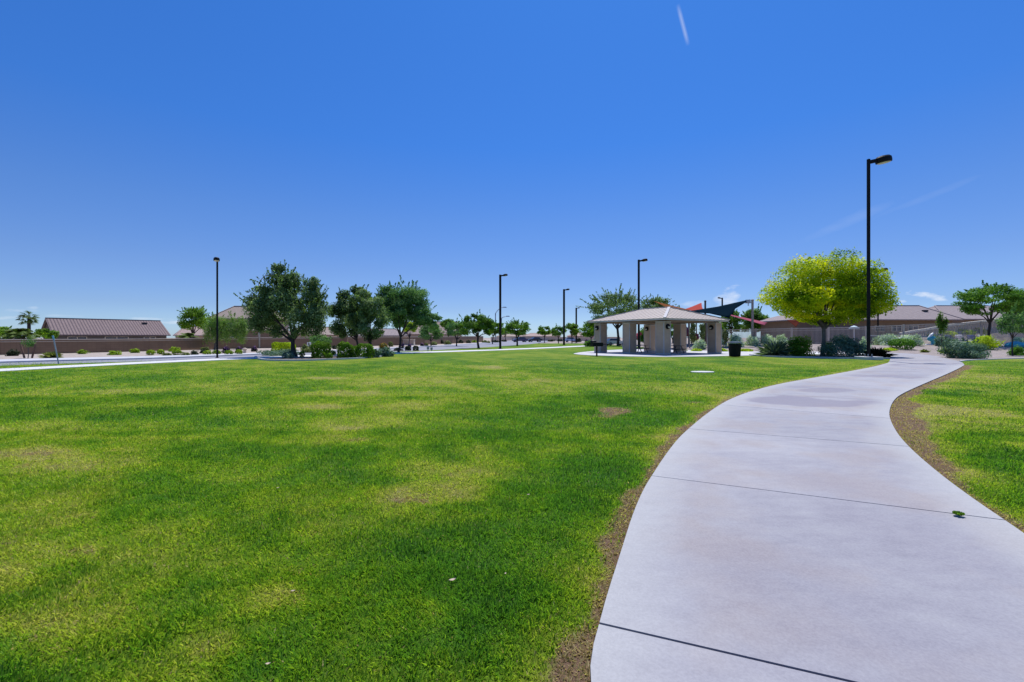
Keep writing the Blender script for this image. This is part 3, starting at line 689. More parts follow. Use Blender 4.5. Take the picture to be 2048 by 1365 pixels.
def n3(p, f, o=0.0):
    return (vnoise(p[:, 0]*f+40+o, p[:, 1]*f+40)+vnoise(p[:, 1]*f+70, p[:, 2]*f+20+o)+vnoise(p[:, 2]*f+90, p[:, 0]*f+60+o))/3
def dome_points(rs, c, rad, nleaf, low=.62):
    """leaf positions of a dense rounded crown: lumpy outline, pockets of shade, ragged underside"""
    c = np.array(c); rad = np.array(rad); N0 = nleaf*3
    d = rs.normal(size=(N0, 3)); d /= np.linalg.norm(d, axis=1, keepdims=True)
    lump = n3(d, 2.6); fine = n3(d, 7.0, 5)
    R_ = .86+.52*(lump-.42)+.26*(fine-.45)
    r = R_*rs.uniform(.12, 1, N0)**.38+rs.exponential(.018, N0); q = d*r[:, None]
    q[:, 2] = np.where(q[:, 2] < 0, q[:, 2]*low, q[:, 2])
    hole = n3(q, 4.5, 11); k = (hole > .385+.12*(r/R_-.7)) & ~((q[:, 2] < -.25*low) & (np.hypot(q[:, 0], q[:, 1]) < .35+.3*fine) & (hole < .55))
    q, d, hole, fine = q[k][:nleaf], d[k][:nleaf], hole[k][:nleaf], fine[k][:nleaf]
    nr = d+np.array([0, 0, .4])+rs.normal(size=q.shape)*.6
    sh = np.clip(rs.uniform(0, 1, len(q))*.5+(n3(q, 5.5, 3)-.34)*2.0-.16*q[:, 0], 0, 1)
    cl = q[rs.permutation(len(q))[:46]]*.8
    return q*rad+c, nr, sh, cl*rad+c

def limbs(mb, rs, base, fork, targets, r0, K=6, twig=.02, lean=(0, 0)):
    base, fork = Vector(base), Vector(fork)
    mid = base.lerp(fork, .5)+Vector((rs.normal()*r0*.5, rs.normal()*r0*.5, 0))
    mb.tube([base-Vector((0, 0, .05)), base+Vector((0, 0, r0*.7)), mid, fork, fork+Vector((rs.normal()*.05, 0, r0*1.5))], [r0*1.45, r0*1.08, r0*.9, r0*.85, r0*.4], 9)
    T = [Vector(t) for t in targets]; sel = [max(range(len(T)), key=lambda i: T[i].z)]
    while len(sel) < min(K, len(T)):
        sel.append(max(range(len(T)), key=lambda i: min((T[i]-T[j]).length for j in sel)))
    joints = []
    for i in sel:
        t = T[i]; L = (t-fork).length
        c1 = fork.lerp(t, .35)+Vector((0, 0, L*.08)); c2 = fork.lerp(t, .7)+Vector((rs.normal()*.04*L, rs.normal()*.04*L, L*.06))
        rr = r0*.62
        s0 = fork-(fork-base)*rs.uniform(0, .12)
        mb.tube([s0, c1, c2, t], [rr, rr*.6, rr*.35, twig], 6)
        joints += [(fork.lerp(c1, .6), rr*.5), (c1, rr*.4), (c2, rr*.3)]
    for i, t in enumerate(T):
        if i in sel: continue
        j, jr = min(joints, key=lambda q: (q[0]-t).length)
        m = j.lerp(t, .5)+Vector((rs.normal()*.06, rs.normal()*.06, .1*(t-j).length))
        mb.tube([j, m, t], [jr*.7, jr*.45, twig*.7], 5)

def tree(label, px, Y, bbox, leaf, name='tree', cat='tree', group=None, seed=0, nclump=46, dens=2.6, leafsz=.17, rcf=.3, flat=.75, shoots=0, shootlen=.25,
         bottom=-.55, hollow=.5, droop=0, trunk=.17, forkf=.5, K=7, bark='bark', z0=0.0, depthf=1.0, aspect=.55, lean=0, trunks=1, lump=1.0, dome=False):
    rs = np.random.RandomState(seed+101); lobes = bbox if isinstance(bbox[0], tuple) else [bbox]
    x0, x1, y0, y1 = min(b[0] for b in lobes), max(b[1] for b in lobes), min(b[2] for b in lobes), max(b[3] for b in lobes)
    base = Vector(((px-CX)*Y/F, Y, z0)); c = P((x0+x1)/2, (y0+y1)/2, Y); rx = (x1-x0)/2*Y/F; rz = (y1-y0)/2*Y/F
    root = empty(name, base, label, cat, group)
    leafsz = max(leafsz*1.2, Y*.0034); trunk *= .62
    n = int(min(60000, 3.5*dens*pi*rx*rz/(leafsz**2*.42)))
    ar = [(b[1]-b[0])*(b[3]-b[2]) for b in lobes]; tot = sum(ar) if len(lobes) > 1 else ar[0]; parts = []
    if len(lobes) > 1: n = int(min(60000, n*tot/((x1-x0)*(y1-y0))*.9))
    for b_, a_ in zip(lobes, ar):
        f_ = a_/tot; rr_ = ((b_[1]-b_[0])/2*Y/F, (b_[1]-b_[0])/2*Y/F*depthf, (b_[3]-b_[2])/2*Y/F)
        parts.append(crown_points(rs, P((b_[0]+b_[1])/2, (b_[2]+b_[3])/2, Y), rr_, max(12, int(nclump*f_)), int(n*f_), rcf, flat, int(shoots*f_+.5), shootlen, bottom, hollow, droop, lump))
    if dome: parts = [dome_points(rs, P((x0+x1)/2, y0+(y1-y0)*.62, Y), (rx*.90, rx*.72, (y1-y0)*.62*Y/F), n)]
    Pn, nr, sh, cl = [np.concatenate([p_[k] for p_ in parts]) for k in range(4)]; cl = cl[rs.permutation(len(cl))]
    tb = MB(); cb = c.z-rz*.95; fz = max(z0+.5*(cb-z0)+.25, z0+(c.z-z0)*forkf)
    for k in range(trunks):
        off = (k-(trunks-1)/2)*trunk*2.6
        b = base+Vector((off*.6, 0, 0)); fk = Vector((base.x*.75+c.x*.25+off*2.2, base.y, fz))
        limbs(tb, rs, b, fk, cl[k::trunks][:26], trunk, K)
    tb.build('trunk', M[bark], root, smooth=True)
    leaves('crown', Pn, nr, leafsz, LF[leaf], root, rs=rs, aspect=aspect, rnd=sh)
    return root

def bush(label, px, py, w, h, leaf, name='shrub', cat='shrub', group=None, style='ball', seed=None, Y=None, z0=0.0, flower=None, dens=3.2, lsz=None):
    if Y is None: Y = F*(H-z0)/(py-HZ)
    W_, H_ = w*Y/F, h*Y/F; b = Vector(((px-CX)*Y/F, Y+W_*.3, z0)); rs = np.random.RandomState(int(px*7+py) % 9999 if seed is None else seed)
    s = lsz or max(min(W_*.10, .17), Y*.0028); flow = None
    if style == 'spiky':
        n = int(260 if W_ > 1 else 150); a = rs.uniform(0, 2*pi, n); e = rs.uniform(.05, 1.35, n); L = np.where(e > .9, H_*1.0, W_*.56)*rs.uniform(.75, 1.1, n)
        L = 1/np.sqrt((np.cos(e)/(W_*.55))**2+(np.sin(e)/(H_*1.05))**2)*rs.uniform(.7, 1.12, n)
        d = np.stack([np.cos(a)*np.cos(e), np.sin(a)*np.cos(e), np.sin(e)], 1); side = np.stack([-np.sin(a), np.cos(a), rs.normal(size=n)*.3], 1)
        wv = max(.02, Y*.0011); B0 = np.array(b)+rs.normal(size=(n, 3))*np.array([.06, .06, .01]); dn = np.array([0, 0, -1.0])
        m_ = B0+d*L[:, None]*.55+np.array([0, 0, .05])*L[:, None]; tip = B0+d*L[:, None]+dn*(.10*L)[:, None]; tip[:, 2] = np.maximum(tip[:, 2], z0+.02)
        V = np.stack([B0-side*wv, B0+side*wv, m_+side*wv, tip, m_-side*wv], 1).reshape(-1, 3)
        return tag(fast_mesh(name, V, 5, LF[leaf], None, b, dict(rnd=np.repeat(rs.rand(n), 5))), label, cat, group)
    rad = np.array([W_/2, W_/2, H_]); area = W_*H_*.9; n = int(min(20000, max(300, (4.2 if style == 'hedge' else 2.6)*dens*area/(s*s*.42))))
    if style in ('ball', 'hedge'):
        d = rs.normal(size=(n, 3)); d /= np.linalg.norm(d, axis=1, keepdims=True); d[:, 2] = np.abs(d[:, 2])*np.where(rs.rand(n) < .25, -.0, 1)
        if style == 'hedge': d = np.sign(d)*np.abs(d)**.5; d /= np.maximum(np.abs(d).max(1, keepdims=True), .85)
        r = (1-rs.uniform(0, 1, n)**2*.35)*(1+.10*(vnoise(d[:, 0]*3+50+px, d[:, 2]*3+50+d[:, 1]*2)-.5))
        if style == 'ball': ctr = np.array([b.x, b.y, z0+H_*.48]); rad2 = np.array([W_/2, W_/2, H_*.52]); d[:, 2] = np.where(rs.rand(n) < .35, -d[:, 2], d[:, 2]); q = ctr+d*r[:, None]*rad2
        else:
            bx = rs.uniform(-1, 1, (n, 3)); fc = rs.randint(0, 5, n); ax = np.where(fc == 4, 2, fc % 2); sg = np.where(fc == 4, 1, np.where(fc < 2, -1, 1))
            bx[np.arange(n), ax] = sg*(1-.22*rs.uniform(0, 1, n)**2); bx[:, 2] = bx[:, 2]*.5+.5
            k2 = np.maximum(1, (np.abs(bx[:, 0])**2.6+np.abs(bx[:, 1])**2.6+np.maximum(bx[:, 2]*2-1, 0)**2.6)**.385); bx[:, :2] /= k2[:, None]; bx[:, 2] = np.where(bx[:, 2] > .5, .5+(bx[:, 2]-.5)/k2, bx[:, 2])
            bx *= (1+.30*(vnoise(bx[:, 0]*2+9+px, bx[:, 2]*3+bx[:, 1]*2+7)-.5))[:, None]
            d = bx*np.array([1, 1, 1]); d[:, 2] = (bx[:, 2]-.4)*1.2; q = np.array(b)+bx*rad
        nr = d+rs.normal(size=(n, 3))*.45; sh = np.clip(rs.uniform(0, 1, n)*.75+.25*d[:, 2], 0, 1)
    else:
        q, nr, sh, _ = crown_points(rs, (b.x, b.y, z0+H_*.10), (W_/2, W_/2, H_*.92), 26, n, .36, .8, 14 if style == 'loose' else 0, .22, -.05, .35)
        q[:, 2] = np.maximum(q[:, 2], z0+.03)
    if flower is None:
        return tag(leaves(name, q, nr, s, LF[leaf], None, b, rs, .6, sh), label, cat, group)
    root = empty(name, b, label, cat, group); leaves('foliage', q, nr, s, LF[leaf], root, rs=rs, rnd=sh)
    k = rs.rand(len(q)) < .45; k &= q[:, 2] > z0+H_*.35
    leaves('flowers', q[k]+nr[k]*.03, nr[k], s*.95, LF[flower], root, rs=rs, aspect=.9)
    return root

def palm(label, px, Y, ytop, spread, z0=0, kind='feather', seed=1, trunkr=.22, nf=34, leaf='palm', droopf=1.0, crown_y=None, name='palm_tree', cat='palm'):
    rs = np.random.RandomState(seed); base = Vector(((px-CX)*Y/F, Y, z0)); top = P(px, crown_y, Y); root = empty(name, base, label, cat)
    MB().tube([base-Vector((0, 0, .05)), base.lerp(top, .5), top], [trunkr*1.2, trunkr, trunkr*.9], 10).build('trunk', M['bark'], root, smooth=True)
    R_ = spread*Y/F; V = []; rd = []
    for i in range(nf):
        a = rs.uniform(0, 2*pi); e = rs.uniform(-.5, 1.3); L = R_*rs.uniform(.8, 1.1)
        d = np.array([cos(a)*cos(e), sin(a)*cos(e), sin(e)]); t0 = np.array(top)
        pt = lambda t: t0+d*L*t+np.array([0, 0, -1])*L*.55*droopf*t*t
        if kind == 'feather':
            for k in range(26):
                t = .12+.88*k/25; p = pt(t); tg = pt(min(t+.04, 1.04))-pt(t-.04); tg /= np.linalg.norm(tg); sd_ = np.cross(tg, [0, 0, 1]); sd_ /= np.linalg.norm(sd_)+1e-6
                ll = L*.30*sin(pi*(.12+.82*t))
                for sg in (-1, 1):
                    q = p+sg*sd_*ll*.75+tg*ll*.5-np.array([0, 0, ll*.35]); w = tg*max(.025, Y*.0009)
                    V += [p-w, p+w, q+w*.3, q-w*.3]; rd += [rs.rand()*.9+.1*t]*4
        else:
            c0 = pt(.6); tg = pt(.65)-pt(.55); tg /= np.linalg.norm(tg); sd_ = np.cross(tg, [0, 0, 1]); sd_ /= np.linalg.norm(sd_)+1e-6
            w = sd_*.03; V += [t0-w, t0+w, c0+w, c0-w]; rd += [.3]*4
            for k in range(13):
                b_ = -1.25+2.5*k/12; q = c0+(tg*cos(b_)+sd_*sin(b_))*L*.5-np.array([0, 0, L*.10*abs(b_)+L*.06]); w = np.cross(q-c0, [0, 0, 1.]); w = w/(np.linalg.norm(w)+1e-6)*L*.045
                V += [c0-w*.3, c0+w*.3, q*.7+c0*.3+w, q]; rd += [rs.rand()]*4
    fast_mesh('fronds', np.array(V), 4, LF[leaf], root, attrs=dict(rnd=rd)); return root

# ------------------------------------------------------------------ park lamps and street lights
def park_lamp(label, px, ybase, ytop, wpx, heads=(1,), Y=None, z0=0, footing=False, group='park lamps', wd=None, hs=.72, aim=0):
    Y = Y or F*(H-z0)/(ybase-HZ); base = Vector(((px-CX)*Y/F, Y, z0)); ht = P(px, ytop, Y).z-z0; s = ht/15.2; w = wpx*Y/F/(1+abs(px-CX)/F)
    if wd: s *= wd
    root = empty('park_lamp', base, label, 'park lamp', group)
    zb = z0
    if footing:
        MB().prism([(base.x+dx*.62, base.y+dy*.62) for dx, dy in ((-1, -1), (1, -1), (1, 1), (-1, 1))], z0-.1, z0+.22).build('footing', M['kerb'], root, bevel=.03); zb = z0+.22
    m = MB(); m.box((base.x, base.y, zb+.02), (w*2.2, w*2.2, .04)); m.build('base_plate', M['black'], root)
    for a, b in ((-1, -1), (1, -1), (1, 1), (-1, 1)) if footing else ():
        m = MB(); m.lathe([(w*.2, 0), (w*.2, .1*s+.06)], (base.x+a*w*.85, base.y+b*w*.85, zb+.03), 6); m.build('anchor_bolt', M['grey_pole'], root)
    MB().box((base.x, base.y, (zb+z0+ht)/2+.02), (w, w, z0+ht-zb-.02)).build('pole', M['black'], root, bevel=w*.08)
    for hd in heads:
        top = Vector((base.x, base.y, z0+ht-.22*s)); a0 = top+Vector((hd*w*.45, 0, 0)); a1 = top+Vector((hd*(.62*s if hs > .7 else .34*s), 0, .14*s*hs))
        MB().bar(a0, a1, .16*s, .26*s).build('arm', M['black'], root)
        # drum shaped head tipped up a little, lens below
        t = R(9)*hd; s_ = s; s = s_*hs; c = a1+Vector((hd*.58*s, 0, .12*s)); hb = MB(); hb.lathe([(.30*s, -.30*s), (.60*s, -.28*s), (.62*s, -.10*s), (.60*s, .12*s), (.48*s, .24*s), (.2*s, .30*s)], (0, 0, 0), 20, 1.06, .8)
        hb.v = [Vector((v.x*cos(t)-v.z*sin(t), v.y, v.x*sin(t)+v.z*cos(t)))+c for v in hb.v]
        head = hb.build('lamp_head', M['black'], root, smooth=False)
        lb = MB(); lb.lathe([(.50*s, -.31*s), (.47*s, -.335*s), (.2*s, -.35*s)], (0, 0, 0), 20, 1.06, .8)
        lb.v = [Vector((v.x*cos(t)-v.z*sin(t), v.y, v.x*sin(t)+v.z*cos(t)))+c for v in lb.v]
        lb.build('lens', M['lens'], head); s = s_
    if aim: root.rotation_euler.z = aim
    return root
park_lamp('tall black square lamp post on a concrete footing beside the walk', 1737, 719.5, 319, 8.0, footing=True, hs=.88)
park_lamp('black lamp post standing left of the dark trees near the sidewalk', 434.5, 716.5, 521, 5.2, wd=1.0, hs=.85, aim=R(-62))
park_lamp('black lamp post beside the sidewalk in front of the round street trees', 1000.5, 698.3, 550, 4.6)
park_lamp('black lamp post between the two far street trees left of the pavilion', 1128, 690.5, 579, 4.2)
park_lamp('small far black lamp post just left of the pavilion roof tip', 1152.5, 686.0, 616, 3.4)
park_lamp('black lamp post rising right behind the pavilion roof', 1277.5, 697, 520, 4.6)
park_lamp('short grey lamp post top showing above the navy shade sail', 1444.5, 688, 596, 3.4, heads=(-1,))
park_lamp('black twin headed lamp post behind the yellow green tree', 1756, 697, 540, 3.6, heads=(-1, 1), hs=1.0)

def street_light(label, px, Y, ytop, arm, yarm):
    base = Vector(((px-CX)*Y/F, Y, 0)); top = P(px, ytop, Y); root = empty('street_light', base, label, 'street light', 'silver street lights on the road'); r = max(.11, Y*.0011)
    MB().tube([base, base.lerp(top, .5), top], [r*1.3, r*1.1, r], 10).build('pole', M['grey_pole'], root, smooth=True)
    e = P(px+arm, yarm, Y); m1 = P(px+arm*.35, ytop+(yarm-ytop)*.55, Y)
    MB().tube([top, m1, P(px+arm*.75, yarm+1, Y), e], r*.6, 8).build('arm', M['grey_pole'], root, smooth=True)
    d = 1 if arm > 0 else -1
    MB().box((e.x+d*r*3.5, e.y, e.z), (r*8, r*3, r*1.6), top=.7).build('lamp_head', M['grey_pole'], root)
street_light('silver street light with curved arm partly hidden by the large dark tree', 518.5, 70, 566, 16, 551)
street_light('far silver street light whose arm passes behind the central lamp post', 991, 165, 627, 15, 615)
street_light('farthest silver street light, only its arm above the street trees', 1003, 240, 637, 9, 633)

# ------------------------------------------------------------------ pavilion
def pavilion():
    P3 = Vector((13.85, 42.6, 0)); bu = Vector((.85, .53, 0)).normalized(); au = Vector((-bu.y, bu.x, 0)); La, Lb = 8.3, 7.6; zs = .035
    ang = atan2(bu.y, bu.x); root = empty('pavilion', (P3+au*La/2+bu*Lb/2)+Vector((0, 0, zs)), 'tan stucco picnic pavilion with pale hip roof on six square columns', 'pavilion')
    L = lambda a, b, z: P3+au*a+bu*b+Vector((0, 0, z))
    ztop = 3.12
    cols = [(0, 0), (La/2, 0), (La, 0), (0, Lb), (La/2, Lb), (La, Lb)]; cw = .92
    lights = {(0, 0): [(-.25, -1, 'b')], (La, 0): [(0, -1, 'b')], (0, Lb): [(0, -1, 'b')], (La, Lb): [(0, -1, 'b')]}
    for i, (a, b) in enumerate(cols):
        c = L(a, b, 0); m = MB(); m.box((c.x, c.y, zs+(ztop-zs)/2), (cw, cw, ztop-zs), ang); col = m.build('column', M['column'], root, bevel=.015)
        t = MB()
        for z in (zs+.10, ztop-.06):  # slim raised border of each face
            t.box((c.x, c.y, z), (cw+.05, cw+.05, .10), ang)
        for sa in (-1, 1):
            for sb in (-1, 1):
                q = c+au*sa*cw*.5*.96+bu*sb*cw*.5*.96; t.box((q.x, q.y, (zs+ztop)/2), (.075, .075, ztop-zs-.28), ang)
        t.build('trim', M['trimc'], col)
        if (a, b) in lights:
            f = c-au*(cw/2+.03)+Vector((0, 0, 2.62)); 
            if (a, b) == (La, 0) or (a, b) == (La, Lb) or b == Lb: f = c-au*(cw/2+.03)+Vector((0, 0, 2.62))
            if b == Lb or a == La: f = c-bu*(cw/2+.03)+Vector((0, 0, 2.62)); nrm = -bu
            else: nrm = -au; f = c-au*(cw/2+.03)+bu*0+Vector((0, 0, 2.62))
            wl_ = MB(); sdv = Vector((-nrm.y, nrm.x, 0)); V0 = []
            n = 18
            def disc(r, d, off, zc=0, half=0):
                vs = []
                for k in range(n):
                    t_ = 2*pi*k/n; vs.append(f+nrm*d+sdv*(r*cos(t_))+Vector((0, 0, r*sin(t_)+zc)))
                return vs
            A, B_, C_ = disc(.24, 0, 0), disc(.24, .10, 0), disc(.17, .17, 0)
            vs = A+B_+C_; fs = [(k, (k+1) % n, n+(k+1) % n, n+k) for k in range(n)]+[(n+k, n+(k+1) % n, 2*n+(k+1) % n, 2*n+k) for k in range(n)]+[tuple(range(2*n, 3*n))]
            wl_.add(vs, fs); wlo = wl_.build('wall_light', M['black'], col)
            g = MB(); hv = []
            for k in range(9):
                t_ = pi+pi*k/8; hv.append(f+nrm*.185+sdv*(.15*cos(t_))+Vector((0, 0, .15*sin(t_))))
            g.add(hv+[v+nrm*.012 for v in hv], [tuple(range(9)), tuple(range(9, 18))[::-1]]+[(k, k+1, 10+k, 9+k) for k in range(8)]); g.build('wall_light_lens', M['lens'], col)
    # beams, soffit, roof
    bm = MB()
    for b in (0, Lb): bm.bar(L(-.3, b, ztop+.09), L(La+.3, b, ztop+.09), .5, .18)
    for a in (0, La/2, La): bm.bar(L(a, .27, ztop+.085), L(a, Lb-.27, ztop+.085), .4, .16)
    bm.build('beam', M['soffit'], root)
    o = .95; ze = 3.36; zr = 4.66; rl = 3.4
    ea = [(-o, -o), (-o, Lb+o), (La+o, Lb+o), (La+o, -o)]
    sb = MB(); sb.add([L(a, b, ze-.14) for a, b in ea], [(0, 1, 2, 3)]); sb.build('soffit', M['soffit'], root)
    fb = MB(); q = [L(a, b, ze-.16) for a, b in ea]+[L(a, b, ze+.0) for a, b in ea]; fb.add(q, [(0, 1, 5, 4), (1, 2, 6, 5), (2, 3, 7, 6), (3, 0, 4, 7)]); fb.build('fascia', M['fascia'], root)
    rb = MB(); oo = o+.05; E = [L(a*(oo/o) if a < 0 else a+.05, b*(oo/o) if b < 0 else b+.05, ze+.004) for a, b in ea]
    r1, r2 = L(La/2-rl/2, Lb/2, zr), L(La/2+rl/2, Lb/2, zr)
    rb.add(E+[r1, r2], [(0, 1, 4), (1, 2, 5, 4), (2, 3, 5), (3, 0, 4, 5)]); rf = rb.build('roof', M['roof_pav'], root)
    hc = MB()
    for e, r in ((E[0], r1), (E[1], r1), (E[2], r2), (E[3], r2), (r1, r2)): hc.bar(e+Vector((0, 0, .03)), r+Vector((0, 0, .03)), .26, .07)
    # standing seams running down each slope
    sm = MB(); cnt = 16
    def seams(e0, e1, ra, rb_):
        for k in range(1, cnt):
            t = k/cnt; e = e0.lerp(e1, t)
            # straight up the slope until it meets a hip or the ridge
            along = (e1-e0).normalized(); w0 = (ra-e0).dot(along); w1 = (rb_-e0).dot(along); s = (e-e0).dot(along); Lg = (e1-e0).length
            f = s/w0 if s < w0 else ((Lg-s)/(Lg-w1) if s > w1 else 1.0)
            upv = (ra-e0)-along*w0; sm.bar(e+Vector((0, 0, .01)), e+upv*f*.995+Vector((0, 0, .01)), .03, .03)
    seams(E[0], E[1], r1, r1); seams(E[3], E[0], r2, r1); seams(E[1], E[2], r1, r2); seams(E[2], E[3], r2, r2)
    hc.build('hip_cap', M['fascia'], rf); sm.build('roof_seam', M['roof_pav'], rf)
    return L, ang, au, bu, La, Lb
M['roof_pav'] = simple('pavilion_roof', (.47, .395, .33), .6, .05, 1)
PL, PANG, PAU, PBU, PLa, PLb = pavilion()

M['table'] = simple('picnic_metal', (.035, .035, .04), .5, .2, 6)
def picnic_table(label, c, rz):
    root = empty('picnic_table', c, label, 'picnic table', 'picnic tables under the pavilion'); u = Vector((cos(rz), sin(rz), 0)); v = Vector((-u.y, u.x, 0)); Z = lambda z: Vector((0, 0, z))
    t = MB(); 
    for k in range(6): t.bar(c-u*.95+v*(-.34+.136*k)+Z(.76), c+u*.95+v*(-.34+.136*k)+Z(.76), .12, .04)
    t.build('table_top', M['table'], root)
    for s in (-1, 1):
        b = MB()
        for k in range(2): b.bar(c-u*.95+v*s*(.62+.13*k)+Z(.45), c+u*.95+v*s*(.62+.13*k)+Z(.45), .11, .04)
        b.build('bench', M['table'], root)
    for s in (-1, 1):
        l = MB(); p = c+u*s*.6; l.bar(p-v*.28+Z(.73), p-v*.62, .06); l.bar(p+v*.28+Z(.73), p+v*.62, .06); l.bar(p-v*.72+Z(.40), p+v*.72+Z(.40), .05); l.build('leg', M['table'], root)
picnic_table('dark metal picnic table between the left pavilion columns', PL(5.6, 3.0, .035), PANG+.2)
picnic_table('dark metal picnic table beside the middle front pavilion column', PL(2.2, 4.4, .035), PANG+.1)
def grill():
    c = G(1193.5, 713.2); root = empty('barbecue_grill', c, 'black charcoal grill on a single post at the left end of the slab', 'grill')
    MB().tube([c, c+Vector((0, 0, .85))], .07, 8).build('post', M['black'], root)
    b = MB(); b.box((c.x, c.y, 1.03), (.95, .6, .34), .25); b.build('fire_box', M['black'], root, bevel=.02)
    s = MB(); s.box((c.x+.95, c.y+.1, 1.05), (.9, .5, .06), .1); s.build('side_shelf', M['black'], root)
    h = MB(); h.tube([(c.x-.55, c.y, 1.1), (c.x-.85, c.y, 1.12), (c.x-.85, c.y+.3, 1.12)], .03, 6); h.build('handle', M['black'], root)
    l = MB(); l.lathe([(.30, 0), (.26, .12), (.1, .2)], (c.x-.3, c.y, 1.21), 12, 1, .8); l.build('lid', M['black'], root)
grill()
def bin_():
    c = G(1469.5, 713.4, .035); root = empty('litter_bin', c, 'black litter bin with a wide flat rain lid at the right of the slab', 'litter bin'); zz = c.z
    MB().lathe([(.40, 0), (.44, .05), (.50, 1.0), (.53, 1.02), (.53, 1.06)], (c.x, c.y, zz), 24).build('body', M['black'], root, smooth=False)
    MB().lathe([(.60, 1.14), (.66, 1.16), (.66, 1.19), (.3, 1.24)], (c.x, c.y, zz), 24).build('lid', M['binlid'], root)
    for k in range(4):
        m = MB(); a = pi/4+k*pi/2; m.tube([(c.x+.5*cos(a), c.y+.5*sin(a), zz+1.06), (c.x+.5*cos(a), c.y+.5*sin(a), zz+1.15)], .025, 6)
        m.build('lid_support', M['grey_pole'], root)
M['binlid'] = simple('bin_lid', (.10, .11, .12), .35, .2, 5)
bin_()
c = G(1405, 745.3); MB().lathe([(.42, -.03), (.43, .03), (.41, .045)], (c.x, c.y, 0), 28, 1.25, .8).thing('utility_cover', M['walk'], 'flat round concrete cover set in the lawn before the pavilion', 'utility cover')

# ------------------------------------------------------------------ park trees
tree('large dark evergreen tree with upright ragged shoots, leftmost in the kerbed bed', 590, 38.5, [(486, 600, 566, 690), (560, 660, 560, 694), (518, 622, 530, 650), (540, 575, 519, 580), (606, 652, 548, 640), (500, 560, 556, 640)], 'oak', seed=1, nclump=110, dens=2.3, leafsz=.14, shoots=150, shootlen=.34, trunk=.30, forkf=.32, K=9, rcf=.33, bottom=-.75, hollow=.3)
tree('dark tree with slim trunk in the middle of the kerbed bed', 718, 44, [(652, 735, 584, 694), (668, 750, 566, 660)], 'oak', seed=2, nclump=40, dens=2.9, leafsz=.15, shoots=50, shootlen=.24, trunk=.17, forkf=.35, rcf=.3, bottom=-.75)
tree('dark round crowned tree on a thick forked trunk in the kerbed bed', 741, 41, [(700, 784, 584, 694), (690, 760, 574, 660)], 'oak', seed=3, nclump=44, dens=2.9, leafsz=.15, shoots=50, shootlen=.22, trunk=.25, forkf=.36, rcf=.3, bottom=-.8)
tree('feathery blue green mesquite reaching right over the sidewalk', 797, 50, [(742, 822, 562, 650), (764, 862, 554, 640), (756, 850, 586, 676), (812, 876, 590, 664), (838, 886, 612, 668)], 'mesq', seed=4, nclump=100, dens=2.6, leafsz=.14, shoots=110, shootlen=.26, trunk=.22, forkf=.38, rcf=.34, hollow=.2, flat=.6, droop=.15, bottom=-.7, aspect=.5)
tree('round yellow green tree in full leaf behind the near lamp post', 1645, 40.6, (1519, 1790, 505, 652), 'yellow', dome=True, seed=5, nclump=200, dens=4.2, leafsz=.16, shoots=70, shootlen=.13, trunk=.30, forkf=.42, K=12, rcf=.25, flat=.8, bottom=-.62, bark='bark_grey', hollow=.15)
tree('open dark tree right behind the left end of the pavilion roof', 1236, 92, (1172, 1292, 582, 662), 'oak', seed=6, nclump=46, dens=1.6, shoots=80, shootlen=.42, trunk=.42, forkf=.5, rcf=.24, bottom=-.6)
tree('dark olive tree top showing over the pavilion ridge', 1318, 100, (1278, 1350, 591, 650), 'oak', seed=7, nclump=34, dens=1.8, shoots=50, shootlen=.35, trunk=.3, rcf=.27)
tree('small bright green tree under the left roof tip of the pavilion', 1181, 96, (1158, 1216, 640, 682), 'green', seed=8, nclump=26, dens=2.8, trunk=.2, shoots=14, shootlen=.2)
SG = 'street trees along the road'
tree('tall dark street tree with bare straight trunk left of the central lamp post', 957, 70.5, [(912, 966, 628, 676), (932, 984, 620, 672), (950, 994, 634, 678)], 'street', group=SG, seed=11, nclump=44, dens=3.0, shoots=46, shootlen=.28, trunk=.28, forkf=.5, bottom=-.75)
tree('round street tree on a bare trunk right of the central lamp post', 1034.5, 92, (1006, 1063, 640, 676), 'street', group=SG, seed=12, nclump=36, dens=2.8, shoots=40, shootlen=.3, trunk=.28, forkf=.45, bottom=-.75)
tree('leafy street tree behind the central lamp post', 985, 118, (968, 1012, 641, 676), 'green', group=SG, seed=13, nclump=30, dens=2.6, shoots=20, trunk=.22)
tree('light green street tree leaning over the left wall end', 913, 88, (886, 945, 640, 680), 'mesq', group=SG, seed=14, nclump=34, dens=2.2, shoots=30, trunk=.2, forkf=.4)
tree('pale feathery tree in front of the pink roofed houses', 862, 86, (834, 890, 646, 686), 'mesq', group=SG, seed=15, nclump=30, dens=2.0, shoots=34, trunk=.16, forkf=.4, droop=.2)
tree('small dark tree behind the feathery tree, by the roof gap', 897, 130, (878, 915, 636, 668), 'street', group=SG, seed=16, nclump=26, dens=2.8, shoots=20, trunk=.2)
tree('bright yellow green young tree beside the mesquite trunk', 818, 70, (806, 836, 640, 672), 'lime', seed=17, nclump=20, dens=2.2, shoots=16, trunk=.12)
FG = 'far trees across the road'
tree('far round tree nearest the road gap', 1089, 150, (1072, 1106, 650, 678), 'green', group=FG, seed=21, nclump=22, dens=2.4, shoots=18, trunk=.22)
tree('far dark tree left of the second lamp post', 1117, 135, (1100, 1134, 650, 678), 'street', group=FG, seed=22, nclump=24, dens=2.6, shoots=18, trunk=.22)
tree('far bright tree between the second and the small far lamp post', 1144, 140, (1124, 1160, 645, 678), 'green', group=FG, seed=23, nclump=26, dens=2.8, shoots=18, trunk=.22)
tree('tan leaved far tree beneath the farthest street light', 1010, 190, (998, 1024, 652, 676), 'willow', group=FG, seed=24, nclump=20, dens=2.2, trunk=.25)
